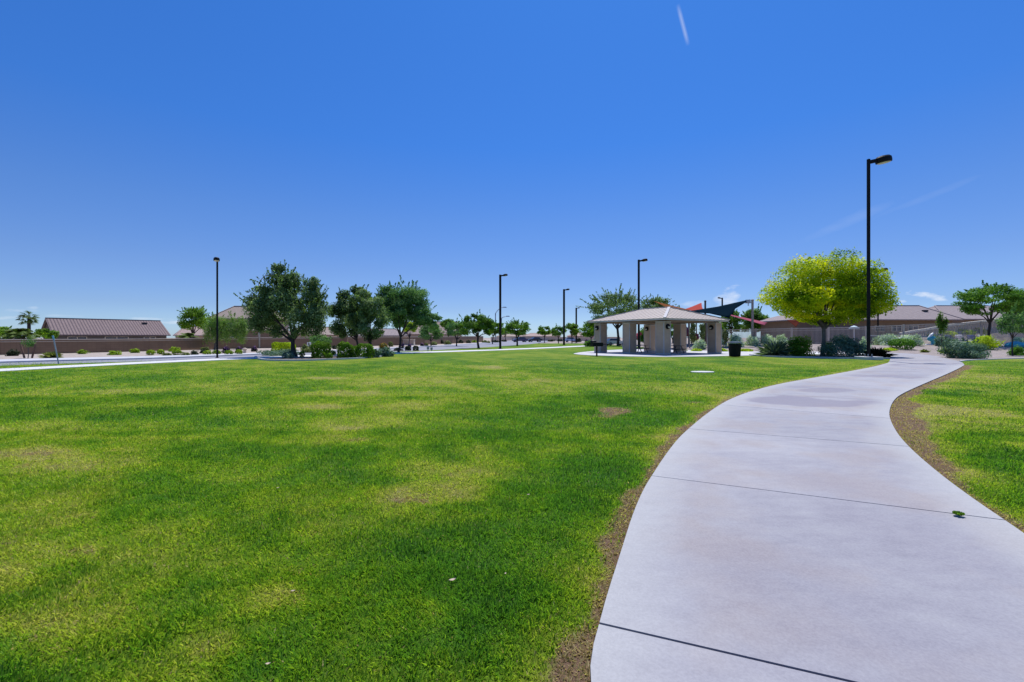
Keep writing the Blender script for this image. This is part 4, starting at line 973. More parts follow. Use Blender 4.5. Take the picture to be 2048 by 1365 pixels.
tree('weeping pale green tree in front of the wall behind the left lamp post', 430, 62, [(402, 460, 624, 686), (440, 496, 622, 688)], 'willow', seed=25, nclump=64, dens=3.4, leafsz=.16, shoots=60, shootlen=.25, droop=.9, trunk=.2, forkf=.5, bottom=-.5, bark='bark_grey', aspect=.3)
tree('dark green tree behind the wall left of the weeping tree', 385, 74, (359, 422, 609, 672), 'green', seed=26, nclump=36, dens=2.6, shoots=30, trunk=.22)
tree('low spreading blue green tree beside the white sign', 636, 60, (612, 664, 668, 692), 'mesq', seed=27, nclump=24, dens=2.0, shoots=26, trunk=.1, droop=.3, cat='small tree')
tree('dense green tree mass at the far left behind the wall', 8, 66, (-30, 36, 650, 684), 'green', seed=28, nclump=32, dens=3, shoots=12, trunk=.2)
tree('bright green bushy tree against the gable of the long roof', 91, 64, (70, 112, 655, 684), 'green', seed=29, nclump=28, dens=3.2, shoots=14, trunk=.16)
tree('broad dark green tree at the right beyond the pool fence', 1981, 60, (1922, 2036, 562, 646), 'fresh', seed=30, nclump=52, dens=2.6, shoots=50, shootlen=.2, trunk=.26, forkf=.55, flat=.5, z0=.6, bottom=-.7)
tree('large tree cut off by the right edge of the picture', 2062, 64, (2018, 2110, 578, 650), 'mesq', seed=31, nclump=46, dens=2.6, shoots=40, trunk=.26, z0=.6)
tree('dark bushy tree behind the navy shade sail', 1462, 84, (1440, 1486, 617, 676), 'street', seed=32, nclump=34, dens=3.0, trunk=.25, shoots=18, z0=.6)
tree('dark tree just left of the yellow green tree', 1510, 88, (1478, 1536, 612, 680), 'street', seed=33, nclump=38, dens=3.0, trunk=.25, shoots=22, z0=.6)
tree('green tree behind the right pavilion column', 1428, 80, (1405, 1452, 638, 688), 'green', seed=34, nclump=30, dens=2.8, trunk=.2, shoots=14, z0=.5)
tree('fresh green tree filling the gap under the yellow green tree', 1545, 86, (1522, 1574, 636, 682), 'green', seed=35, nclump=30, dens=2.6, trunk=.2, shoots=16, z0=.6)
YG = 'slim young trees'
tree('slim young tree standing before the grey roofed house', 1883, 54, (1873, 1893, 614, 676), 'street', group=YG, cat='young tree', seed=41, nclump=20, dens=1.5, leafsz=.13, trunk=.05, rcf=.5, bottom=-.95, K=4, forkf=.3, z0=.2)
tree('young tree with dark trunk in the gravel at the right edge', 2025, 41.0, (2000, 2050, 612, 682), 'mesq', group=YG, cat='young tree', seed=42, nclump=26, dens=1.3, leafsz=.12, trunk=.09, rcf=.34, K=6, forkf=.55, shoots=30, shootlen=.3)
tree('slim young tree seen through the pavilion left of the sage shrub', 1386, 61, (1378, 1394, 636, 694), 'olive', group=YG, cat='young tree', seed=43, nclump=16, dens=2.0, trunk=.05, rcf=.5, bottom=-.95, K=4, forkf=.2, z0=.5)
tree('slim young tree seen through the pavilion before the sage shrub', 1404, 60, (1397, 1412, 638, 694), 'olive', group=YG, cat='young tree', seed=44, nclump=16, dens=2.0, trunk=.05, rcf=.5, bottom=-.95, K=4, forkf=.2, z0=.5)
tree('slim young tree left of the litter bin', 1452, 58, (1445, 1459, 650, 698), 'olive', group=YG, cat='young tree', seed=45, nclump=14, dens=2.0, trunk=.05, rcf=.5, bottom=-.95, K=4, forkf=.2, z0=.4)
tree('low dense tree seen between the pavilion columns on the left', 1290, 78, (1262, 1320, 652, 692), 'street', seed=46, nclump=30, dens=3, trunk=.18)
tree('dark tree seen through the middle of the pavilion', 1345, 82, (1322, 1372, 640, 690), 'street', seed=47, nclump=30, dens=3, trunk=.2)
# staked young tree at the left
def staked():
    base = G(56, 717.5); root = empty('staked_young_tree', base, 'thin young tree held by two leaning wooden stakes in the gravel', 'young tree'); Y = base.y
    rs = np.random.RandomState(5); pn, nr, sh, cl = crown_points(rs, P(56, 688, Y), (13*Y/F, .5, 11*Y/F), 16, 900, .42, .8, 18, .4)
    t = MB(); limbs(t, rs, base, P(56.5, 697, Y), cl[:8], .03, 4, .01); t.build('trunk', M['bark_grey'], root); leaves('crown', pn, nr, .10, LF['mesq'], root, rs=rs, rnd=sh, aspect=.35)
    for a, b in ((49, 41), (64, 71)): MB().bar(P(a, 716.5, Y), P(b, 688, Y), .09).build('stake', M['stake'], root)
staked()
palm('tall fan palm beyond the wall at the far left', 58, 82, 0, 20, kind='fan', crown_y=634, seed=3, nf=40, trunkr=.25)
palm('broad feather palm with arching pale fronds behind the left wall', 42, 60, 0, 40, kind='feather', crown_y=672, seed=4, nf=44, trunkr=.4, droopf=1.1)
palm('low feather palm behind the wall left of the weeping tree', 376, 66, 0, 26, kind='feather', crown_y=676, seed=6, nf=36, trunkr=.25)

# ------------------------------------------------------------------ shrubs
# --- gravel strip along the left wall
V1 = 'shrubs in the gravel strip by the wall'
bush('dark round shrub at the left edge beside the staked tree', 19, 713, 24, 15, 'dark', group=V1, style='loose')
bush('spiky fountain grass clump between staked tree and leaning sign post', 91, 717.3, 40, 15, 'olive', name='grass_clump', cat='grass clump', style='spiky')
bush('yellow green shrub, first in line right of the leaning sign post', 160, 709, 22, 11, 'box', group=V1, style='mound')
bush('larger yellow green shrub below the middle of the long roof', 223, 711, 25, 12, 'box', group=V1, style='mound')
bush('yellow green shrub close to the wall below the right half of the long roof', 265, 706.8, 19, 12, 'box', group=V1, style='mound')
BG = 'clipped ball shrubs along the kerb'
bush('clipped ball shrub, first of the row from the left', 298, 711.2, 16, 11, 'box', group=BG)
bush('clipped ball shrub, second of the row from the left', 318, 709.4, 13, 10, 'box', group=BG)
bush('dark low shrub at the kerb right of the second ball shrub', 329, 713.5, 19, 9, 'olive', group=V1, style='mound')
bush('flat yellow green shrub close to the wall behind the ball shrubs', 345, 704, 22, 12, 'box', group=V1, style='mound')
bush('round green shrub before the flat wall shrub', 350, 711, 17, 11, 'box', group=BG)
bush('wide olive shrub at the kerb', 366, 713.3, 22, 10, 'olive', group=V1, style='mound')
bush('dark brownish shrub left of the lamp row of ball shrubs', 385, 712, 18, 12, 'dark', group=V1, style='mound')
bush('green shrub close to the wall left of the lamp post', 406, 704, 21, 12, 'olive', group=V1, style='mound')
bush('clipped ball shrub left of the lamp post', 411, 711.6, 16, 10.5, 'box', group=BG)
bush('dark round shrub behind the ball shrubs at the lamp post', 404, 707.5, 16, 9, 'dark', group=V1, style='mound')
bush('clipped ball shrub touching the lamp post', 430, 711, 16, 10.5, 'box', group=BG)
bush('clipped ball shrub right of the lamp post', 455, 711.2, 16, 10, 'box', group=BG)
bush('clipped ball shrub, last of the row beside the stone bollard', 475, 710.6, 14, 11, 'box', group=BG)
PG = 'purple flowering shrubs'
bush('dark shrub with pale purple flowers right of the left lamp post', 449, 707, 19, 15, 'dark', group=PG, style='mound', flower='purple')
bush('small shrub with pale purple flowers near the wall', 475, 702, 12, 9, 'dark', group=PG, style='mound', flower='purple')
bush('bright purple flowering shrub right of the stone bollard', 506, 704, 14, 13, 'dark', group=PG, style='mound', flower='purple')
# --- the kerbed bed under the dark trees
bush('sprawling grey green juniper at the left end of the kerbed bed', 545, 712.5, 92, 16, 'juniper', name='spreading_juniper', style='loose', lsz=.11)
bush('clipped yellow green hedge block behind the juniper', 562, 703, 44, 18, 'lime', name='hedge', cat='hedge', style='hedge')
bush('dark blue green rounded shrub left of the thick trunk', 573, 718, 30, 20, 'juniper', style='mound')
bush('small round green shrub right of the thick trunk', 602.5, 715.5, 11.5, 12.5, 'green', style='ball')
bush('loose olive shrub behind the small round shrub', 612, 706, 34, 20, 'olive', style='loose')
bush('tall bright clipped shrub narrowing towards its foot', 638, 717, 33, 32, 'green', name='clipped_shrub', style='hedge')
bush('small bright ball shrub in front of the clipped shrubs', 657, 720, 13.5, 13.5, 'green', style='ball')
bush('small round shrub behind the bright ball shrub', 663, 712, 14, 11, 'green', style='ball')
bush('dark upright clipped shrub left of the dark round tree', 689, 717, 30, 31, 'green', name='clipped_shrub', style='hedge')
bush('wide dark green hedge in front of the dark round tree', 722, 717, 40, 28, 'green', name='hedge', cat='hedge', style='hedge')
bush('grey green arching shrub before the thick forked trunk', 744, 716, 36, 22, 'juniper', style='loose')
bush('big grey green arching shrub at the right end of the kerbed bed', 768, 714, 38, 24, 'juniper', style='loose')
bush('orange flowering shrub behind the right end of the kerbed bed', 765, 701, 22, 17, 'olive', style='mound', flower='orange')
bush('dark shrub in front of the wall between the tree trunks', 667, 699, 12, 11, 'dark', style='mound')
# --- along the road
V2 = 'dark shrubs along the road'
bush('small square olive shrub against the wall', 781, 694, 8, 9, 'olive', style='hedge', group=V2)
bush('dark low shrub left of the mesquite trunk', 795, 702.5, 20, 8, 'dark', style='mound', group=V2)
bush('purple flowering shrub right of the mesquite trunk', 805, 697, 9, 11, 'dark', flower='purple', group=PG, style='mound')
bush('purple flowering shrub before the utility cabinet', 818, 696, 9, 9, 'dark', flower='purple', group=PG, style='mound')
bush('dark clipped shrub at the road edge, left one of a close pair', 815, 702, 11, 9, 'dark', style='hedge', group=V2)
bush('dark clipped shrub at the road edge, right one of a close pair', 831, 702, 11, 9, 'dark', style='hedge', group=V2)
bush('purple flowering shrub under the pale feathery tree', 843, 693, 8, 8, 'dark', flower='purple', group=PG, style='mound')
for i, (x, y, w, h, k, lab) in enumerate([(852, 692, 9, 7, 'olive', 'small olive shrub right of the purple flowers by the road'), (847, 688, 9, 9, 'dark', 'dark domed shrub against the wall under the feathery tree'), (866, 691, 18, 9, 'olive', 'wide shrub at the trunk of the pale feathery tree'),
   (884, 688.5, 9, 9, 'dark', 'dark domed shrub against the wall right of the feathery tree'), (895, 690, 18, 10, 'olive', 'broad olive shrub below the leaning street tree'), (909, 687, 12, 8, 'dark', 'dark shrub at the foot of the leaning street tree'),
   (921, 687, 16, 8, 'dark', 'dark mound of shrub left of the tall street tree'), (937, 687, 14, 7, 'dark', 'dark mound of shrub right behind the tall street tree'), (948, 686, 12, 6, 'box', 'yellow green low shrub beside the tall street tree trunk'),
   (971, 686.5, 20, 7, 'olive', 'wide olive shrub right of the tall street tree trunk'), (991, 685.5, 20, 6, 'dark', 'brownish shrub just left of the central lamp post'), (1008, 684, 12, 5, 'dark', 'dark shrub just right of the central lamp post'), (1022, 682, 14, 5, 'olive', 'olive shrub by the trunk of the round street tree'),
   (1104, 683.5, 20, 5, 'dark', 'far dark shrub left of the second lamp post'), (1121, 683.5, 16, 6, 'dark', 'far dark shrub before the second lamp post'), (1147, 684.5, 12, 8, 'maroon', 'maroon shrub left of the small far lamp post'), (1158, 685, 12, 10, 'dark', 'dark round shrub right of the small far lamp post')]):
    bush(lab, x, y, w, h, k, style='mound', group=V2)
bush('sprawling green shrub with lime tips beside the pavilion slab', 1184, 694, 34, 17, 'fresh', style='loose')
bush('purple flowering shrub beyond the slab at the left', 1174, 686, 12, 7, 'dark', flower='purple', group=PG, style='mound')
# --- bed around the yellow green tree
bush('spiky blue green desert spoon at the left end of the lamp bed', 1562, 714.3, 74, 40, 'agave', name='desert_spoon', cat='desert spoon', style='spiky')
bush('tall dark green leafy shrub with a few yellow flowers by the tree trunk', 1608, 713, 62, 52, 'green', style='mound', flower=None, lsz=.16)
bush('big rounded grey green sage shrub between tree trunk and lamp post', 1702, 714.8, 92, 50, 'juniper', name='sage_shrub', style='mound', lsz=.13)
bush('pale sage shrub just behind the lamp post', 1735, 708, 26, 34, 'sage', name='sage_shrub', style='mound')
bush('dark arching grass clump right of the lamp footing', 1768, 715.5, 62, 22, 'dark', name='grass_clump', cat='grass clump', style='spiky')
bush('lime green leafy shrub between trunk and grey sage shrub', 1664, 712, 24, 34, 'green', style='mound')
SGR = 'pale sage shrubs behind the pavilion slab'
for x, w, h, Yd, lab in [(1402, 30, 26, 58, 'pale rounded sage shrub seen between the right pavilion columns'), (1446, 26, 24, 58, 'pale sage shrub right of the right pavilion column'), (1474, 40, 28, 58, 'pale sage shrub directly behind the litter bin'),
    (1512, 38, 27, 59, 'pale sage shrub right of the litter bin'), (1541, 34, 26, 60, 'pale sage shrub behind the desert spoon'), (1566, 34, 24, 61, 'pale sage shrub right behind the desert spoon')]:
    X = (x-CX)*Yd/F; zz = Zg(X, Yd); bush(lab, x, 0, w, h, 'sage', name='sage_shrub', group=SGR, style='mound', Y=Yd, z0=zz)
def gb(label, x, Yd, w, h, k, **a):
    zz = Zg((x-CX)*Yd/F, Yd); return bush(label, x, 0, w, h, k, Y=Yd, z0=zz, **a)
GG = 'flat lime groundcover plants'
for x, Yd, w, lab in [(1365, 55, 26, 'lime groundcover patch seen right of the picnic table'), (1397, 54, 24, 'lime groundcover patch below the pale sage shrub in the pavilion'), (1448, 53, 26, 'lime groundcover patch right of the right column'), (1495, 53, 34, 'lime groundcover patch right of the litter bin'), (1785, 54, 30, 'yellow lime plant by the far bend of the walk')]:
    gb(lab, x, Yd, w, 7, 'lime', group=GG, style='mound', name='groundcover_plant', cat='groundcover', dens=6)
gb('grey green sage shrub left in the gravel behind the walk', 1790, 60, 60, 28, 'sage', style='mound', name='sage_shrub')
gb('grey green sage shrub in the middle of the gravel behind the walk', 1833, 59, 52, 28, 'sage', style='mound', name='sage_shrub')
gb('bright green dome shaped shrub in the gravel behind the walk', 1815, 55, 46, 23, 'fresh', style='ball')
gb('small flat agave alone in the gravel', 1854, 50, 18, 8, 'olive', style='spiky', name='agave', cat='agave')
gb('grey green rounded shrub before the pool loungers', 1902, 58, 46, 24, 'juniper', style='mound')
bush('large dark blue green juniper like shrub beside the right lawn', 1957, 718.5, 92, 46, 'juniper', name='juniper_shrub', style='loose', lsz=.12)
bush('low lime green plant at the left foot of the dark shrub', 1910, 708, 40, 14, 'box', name='groundcover_plant', cat='groundcover', style='loose')
gb('light green feathery shrub behind the dark juniper like shrub', 1987, 55, 66, 30, 'lime', style='loose')
bush('bright green round shrub at the right edge in the gravel', 2045, 712, 32, 22, 'fresh', style='mound')
gb('grey shrub at the right edge before the pool', 2045, 58, 34, 22, 'sage', style='mound')
gb('violet flowering bushes on the bank behind the pool', 1998, 72, 46, 26, 'dark', flower='purple', style='mound', name='flowering_shrub')

# ------------------------------------------------------------------ walls and houses on the left
def wall_run(name, label, pts, tops, mat, cap, th=.25, capw=.38, piers=()):
    root = empty(name, Vector((*pts[0], 0)), label, 'wall'); m = MB(); cp = MB()
    for (a, za), (b, zb) in zip(zip(pts, tops), list(zip(pts, tops))[1:]):
        a3, b3 = Vector((*a, 0)), Vector((*b, 0)); n = (b3-a3).normalized(); s = Vector((-n.y, n.x, 0))*th/2; e = n*.02
        vs = [a3-s+Vector((0, 0, -.1)), b3-s+Vector((0, 0, -.1)), b3+s+Vector((0, 0, -.1)), a3+s+Vector((0, 0, -.1)), a3-s+Vector((0, 0, za)), b3-s+Vector((0, 0, zb)), b3+s+Vector((0, 0, zb)), a3+s+Vector((0, 0, za))]
        m.add(vs, [(3, 2, 1, 0), (4, 5, 6, 7), (0, 1, 5, 4), (1, 2, 6, 5), (2, 3, 7, 6), (3, 0, 4, 7)])
        cp.bar(a3+Vector((0, 0, za+.04)), b3+Vector((0, 0, zb+.04)), capw, .09); cp.bar(a3+Vector((0, 0, za-.16))-s*1.0, b3+Vector((0, 0, zb-.16))-s*1.0, .09, .05)
    m.build('wall_body', mat, root); cp.build('wall_cap', cap, root)
    for (x, y, z, w) in piers:
        p = MB(); p.box((x, y, z/2-.02), (w, w, z+.04)); pr = p.build('pier', mat, root); q = MB(); q.box((x, y, z+.07), (w+.14, w+.14, .12), top=.75); q.build('pier_cap', cap, pr)
    return root
wp = [(-100, 24), (-47.5, 43.1), (-43, 55), (-41.3, 64.7), (-30, 84), (-20, 106), (-11, 176)]
wall_run('garden_wall', 'long brown block wall with pale cap behind the gravel strip', wp, [1.3, 1.38, 1.42, 1.5, 1.75, 1.85, 2.15], M['wall'], M['cap'], piers=[(-29.9, 83.6, 2.0, .7)])
wall_run('garden_wall', 'pinkish low wall far across the road in the centre', [(-9, 200), (2, 260), (30, 240), (50, 215)], [1.9, 1.9, 1.9, 1.9], M['stucco_pink'], M['cap'])

def house(name, label, ox, oy, rz, length, hw, ze, zr, roof, wall, hip0=0, hip1=0, over=.5, z0=0.0, wins=(), vents=(), cat='house', side='front'):
    """origin = ground point below the left ridge end; local x along the ridge, local -y to the front"""
    u = Vector((cos(rz), sin(rz), 0)); v = Vector((-u.y, u.x, 0)); O = Vector((ox, oy, 0)); L = lambda x, y, z: O+u*x+v*y+Vector((0, 0, z))
    root = empty(name, L(length/2, 0, z0), label, cat); hin = hw-over; zi = ze-.02
    m = MB(); x0, x1 = -hip0+over, length+hip1-over
    b = [L(x0, -hin, z0-.1), L(x1, -hin, z0-.1), L(x1, hin, z0-.1), L(x0, hin, z0-.1)]; t = [L(x0, -hin, zi), L(x1, -hin, zi), L(x1, hin, zi), L(x0, hin, zi)]
    m.add(b+t, [(0, 1, 5, 4), (1, 2, 6, 5), (2, 3, 7, 6), (3, 0, 4, 7), (4, 5, 6, 7)])
    if not hip0: m.add([L(x0, -hin, zi), L(x0, hin, zi), L(x0, 0, zr-.25)], [(0, 2, 1)])
    if not hip1: m.add([L(x1, -hin, zi), L(x1, hin, zi), L(x1, 0, zr-.25)], [(0, 1, 2)])
    wb = m.build('wall', M[wall], root)
    r = MB(); ex0, ex1 = -hip0, length+hip1; th = .16
    top = [L(ex0, -hw, ze), L(ex1, -hw, ze), L(ex1, hw, ze), L(ex0, hw, ze), L(0, 0, zr), L(length, 0, zr)]
    bot = [p-Vector((0, 0, th)) for p in top]
    r.add(top+bot, [(0, 1, 5, 4), (2, 3, 4, 5), (3, 0, 4), (1, 2, 5), (6, 10, 11, 7), (8, 11, 10, 9), (9, 10, 6), (7, 11, 8), (0, 6, 7, 1), (1, 7, 8, 2), (2, 8, 9, 3), (3, 9, 6, 0)] if (hip0 or hip1) else
          [(0, 1, 5, 4), (2, 3, 4, 5), (6, 10, 11, 7), (8, 11, 10, 9), (0, 6, 7, 1), (2, 8, 9, 3), (0, 4, 10, 6), (4, 3, 9, 10), (1, 7, 11, 5), (5, 11, 8, 2)])
    ro = r.build('roof', M[roof], root)
    rc = MB(); rc.bar(L(0, 0, zr+.02), L(length, 0, zr+.02), .32, .14)
    if hip0: rc.bar(top[0]+Vector((0, 0, .03)), top[4]+Vector((0, 0, .03)), .28, .12)
    if hip1: rc.bar(top[1]+Vector((0, 0, .03)), top[5]+Vector((0, 0, .03)), .28, .12)
    rc.build('ridge_tiles', M[roof], ro)
    for x, f in vents:
        p = L(x, -hw*f, ze+(zr-ze)*(1-f)+.12); q = MB(); q.bar(p-u*.35, p+u*.35, .5, .28); q.build('roof_vent', M['table'], ro)
    for x, z, w, h in wins:
        p = L(x, -hin-.012, z); g = MB(); g.bar(p-u*w/2, p+u*w/2, .05, h, up=(0, 0, 1)); wo = g.build('window', M['window'], root)
        fr = MB()
        for dz in (-1, 1): fr.bar(p-u*(w/2+.08)+Vector((0, 0, dz*(h/2+.04)))-v*.02, p+u*(w/2+.08)+Vector((0, 0, dz*(h/2+.04)))-v*.02, .10, .08)
        for dx in (-1, 0, 1): fr.bar(p+u*dx*(w/2+.04)+Vector((0, 0, -h/2))-v*.02, p+u*dx*(w/2+.04)+Vector((0, 0, h/2))-v*.02, .08 if dx else .05, .10, up=(u.x, u.y, 0))
        fr.build('frame', M['cap'], wo)
    return root
r53 = R(53)
M['roof_brown'] = rooftile('tile_roof_brown_left', (.15, .105, .10), (.28, .205, .195), r53, .40, .5)
house('house', 'long single storey house with ribbed brown tile roof behind the left wall', -76.3, 76, r53, 15.6, 5.6, 2.12, 4.82, 'roof_brown', 'stucco_grey', wins=[(3, 1.1, 2.2, 1.2), (8, 1.1, 3.0, 1.2), (12.6, 1.1, 1.6, 1.2)], vents=[(12.8, .25)])
house('house', 'two storey tan house with pale roof behind the weeping tree', -55.5, 93, R(8), 6.2, 4.2, 5.35, 7.9, 'roof_tan', 'stucco_tan', hip0=3, hip1=3.4, wins=[(5.6, 4.0, 1.7, 1.5), (1.0, 4.0, 1.6, 1.4)])
house('house_wing', 'low brown roofed wing in front of the two storey tan house', -50.5, 84, R(8), 6.5, 2.6, 2.95, 3.6, 'roof_brown2' if False else 'roof_tan', 'stucco_brown', hip0=1.5, hip1=1.5, wins=[(1.6, 1.9, 1.8, .9)])
house('house', 'small pink roofed house showing between long roof and dark tree', -76, 108, R(40), 5, 4, 2.2, 4.3, 'roof_pink', 'stucco_tan', hip0=2, hip1=2)
house('house', 'tan roofed house showing under the large dark tree', -51, 112, R(10), 7, 4.5, 2.3, 4.2, 'roof_tan', 'stucco_tan', hip0=3, hip1=3)
house('house', 'dark roofed house showing between the bed tree trunks', -38, 118, R(15), 8, 4.5, 2.2, 3.9, 'roof_grey', 'stucco_brown', hip0=3, hip1=3)
house('house', 'pink tiled house with steep gable right of the mesquite trunk', -29, 126, R(25), 7, 4.2, 2.6, 5.9, 'roof_pink', 'stucco_pink', hip0=0, hip1=2.5)
house('house', 'pink tiled house peeking out left of the round street trees', -26, 160, R(25), 8, 5, 2.8, 7.2, 'roof_pink', 'stucco_pink', hip0=2, hip1=0)
house('house', 'far low pink house right of the round street tree', 12, 300, R(0), 14, 7, 2.6, 4.6, 'roof_pink', 'stucco_pink', hip0=5, hip1=5)
house('house', 'far low pink house behind the second lamp post', 34, 250, R(0), 12, 7, 2.6, 4.4, 'roof_pink', 'stucco_pink', hip0=4, hip1=4)
house('house', 'far tan house left of the road gap', -6, 330, R(0), 16, 8, 2.6, 4.4, 'roof_tan', 'stucco_tan', hip0=5, hip1=5)
# ------------------------------------------------------------------ houses on the right
house('pool_house', 'long grey tiled house with brown walls behind the near lamp post', 53.3, 80.5, R(0), 17.1, 6.5, 4.54, 7.14, 'roof_grey', 'stucco_brown', hip0=8.3, hip1=1.6, z0=.6, over=1.0, wins=[(6.0, 3.1, 1.5, .8), (8.7, 3.1, 1.5, .8), (11.4, 3.1, 1.5, .8), (14.1, 3.1, 1.5, .8)], vents=[(15.6, .45)])
house('house', 'grey tiled house behind the broad tree at the right', 85.5, 94, R(0), 10.6, 8.0, 5.1, 8.07, 'roof_grey', 'stucco_brown', hip0=5, hip1=5, z0=.6, vents=[(5.0, .3), (8.6, .35)])
MB().box((50.5, 71.5, 2.0), (8.5, .3, 2.8)).add([], []).thing('screen_wall', M['stucco_grey'], 'short brown screen wall seen right of the yellow green tree trunk', 'wall')

# ------------------------------------------------------------------ small street things
def leaning_sign():
    b = G(118, 728.3); Y = b.y; root = empty('sign_post', b, 'leaning grey sign post with a narrow blue sign seen edge on', 'sign post')
    t = P(107.5, 679, Y); MB().tube([b-Vector((0, 0, .1)), t], .035, 8).build('post', M['grey_pole'], root)
    a = P(107.8, 681, Y); c_ = P(105.4, 671.5, Y); MB().bar(a, c_, .10, .03, up=(0, 1, 0)).build('sign_plate', simple('sign_blue', (.16, .38, .55), .4), root)
leaning_sign()
def info_sign():
    b = G(618, 703); Y = b.y; root = empty('information_sign', b, 'small white information board behind the kerbed bed', 'sign')
    MB().box((b.x, Y, P(0, 690, Y).z), (7.5*Y/F, .05, 10*Y/F)).build('board', M['white'], root)
    for dx in (-2.6, 2.6): MB().tube([(b.x+dx*Y/F, Y+.05, 0), (b.x+dx*Y/F, Y+.05, P(0, 694, Y).z)], .035, 6).build('post', M['grey_pole'], root)
    m = MB()
    for k in range(5): m.box((b.x+.10*Y/F*(k % 2), Y-.03, P(0, 687+1.7*k, Y).z), ((2.8+k % 3)*Y/F, .01, .7*Y/F))
    m.build('panel_print', M['window'], root)
info_sign()
def bollard():
    b = G(489.5, 707.2); w = 5.6*b.y/F; MB().lathe([(w*.5, 0), (w*.5, w*1.2), (w*.66, w*1.3), (w*.72, w*1.55), (w*.6, w*1.8), (w*.3, w*1.95)], b, 14).thing('stone_bollard', M['cap'], 'squat tan stone bollard with domed cap near the kerb', 'bollard')
bollard()
def cabinet():
    b = G(818, 691); Y = b.y; root = empty('utility_cabinet', b, 'pale utility cabinet in front of the wall right of the mesquite', 'utility cabinet'); w = 22*Y/F; h = 10.5*Y/F
    MB().box((b.x, Y, h/2+.1), (w, 1.2, h)).build('body', M['cap'], root, bevel=.03); MB().box((b.x, Y, h+.14), (w*1.05, 1.35, .1)).build('lid', M['cap'], root)
    MB().box((b.x, Y, .04), (w*1.1, 1.5, .12)).build('plinth', M['kerb'], root)
    for s in (-1, 1): MB().box((b.x+s*w*.24, Y-.61, h/2+.1), (w*.42, .03, h*.8)).build('door', M['stucco_tan'], root)
cabinet()
for x, yb, yt, lab in [(856, 703, 695, 'thin dark marker post at the road edge, left of a pair'), (863, 702.5, 696, 'thin dark marker post at the road edge, right of a pair'), (1078, 688.5, 680, 'thin sign post at the far bend of the road')]:
    b = G(x, yb); m = MB(); t = P(x, yt, b.y); m.tube([b, t], .05, 6); m.box((t.x, t.y, t.z-.1), (.28, .04, .3)); m.thing('marker_post', M['grey_pole'], lab, 'marker post', 'marker posts')

def car(label, x, y, rz, colr, s=1.0, z=0.0):
    root = empty('parked_car', (x, y, z), label, 'car', 'cars on the far road'); u = Vector((cos(rz), sin(rz), 0)); v = Vector((-u.y, u.x, 0)); O = Vector((x, y, z))
    cm = simple('car_paint', colr, .25, .04, 2); L = lambda a, b, c: O+(u*a+v*b)*s+Vector((0, 0, c*s))
    prof = [(-2.2, .35), (-2.25, .75), (-2.1, .95), (-1.2, 1.0), (1.05, .98), (2.0, .85), (2.25, .6), (2.2, .32)]
    n = len(prof); m = MB(); m.add([L(a, -.9, c) for a, c in prof]+[L(a, .9, c) for a, c in prof], [tuple(range(n)), tuple(range(n, 2*n))[::-1]]+[(i, n+i, n+(i+1) % n, (i+1) % n) for i in range(n)]); m.build('body', cm, root, bevel=.06)
    g = MB(); cab = [(-1.75, .98), (-1.25, 1.42), (.35, 1.45), (1.0, .98)]; g.add([L(a, -.80+.12*(c > 1.2), c) for a, c in cab]+[L(a, .80-.12*(c > 1.2), c) for a, c in cab], [(0, 1, 2, 3), (7, 6, 5, 4)]+[(i, 4+i, 4+(i+1) % 4, (i+1) % 4) for i in range(4)]); g.build('windows', M['window'], root)
    rf = MB(); rf.add([L(-1.2, -.66, 1.45), L(.3, -.66, 1.475), L(.3, .66, 1.475), L(-1.2, .66, 1.45), L(-1.2, -.66, 1.40), L(.3, -.66, 1.42), L(.3, .66, 1.42), L(-1.2, .66, 1.40)], [(0, 1, 2, 3), (0, 4, 5, 1), (1, 5, 6, 2), (2, 6, 7, 3), (3, 7, 4, 0)]); rf.build('roof', cm, root)
    for a in (-1.35, 1.4):
        for b in (-1, 1):
            w = MB(); w.tube([L(a, b*.72, .33), L(a, b*.93, .33)], .33*s, 14); wo = w.build('wheel', M['black'], root); h = MB(); h.tube([L(a, b*.93, .33), L(a, b*.95, .33)], .19*s, 10); h.build('rim', M['grey_pole'], wo)
    for b in (-.65, .65):
        h = MB(); h.box(L(2.2, b, .68), (.12*s, .3*s, .14*s), rz); h.build('headlight', M['white'], root)
car('dark violet car on the far road right of the round street tree', 2.9, 170, R(200), (.07, .06, .13), 1.25)
car('dark car following the violet one on the far road', 8.6, 176, R(200), (.03, .03, .035), 1.25)
car('white car seen through the left side of the pavilion', 21.3, 96, R(10), (.7, .7, .72), 1.0)
car('pale blue car parked beyond the second lamp post', 21.5, 168, R(0), (.35, .45, .65), 1.2)

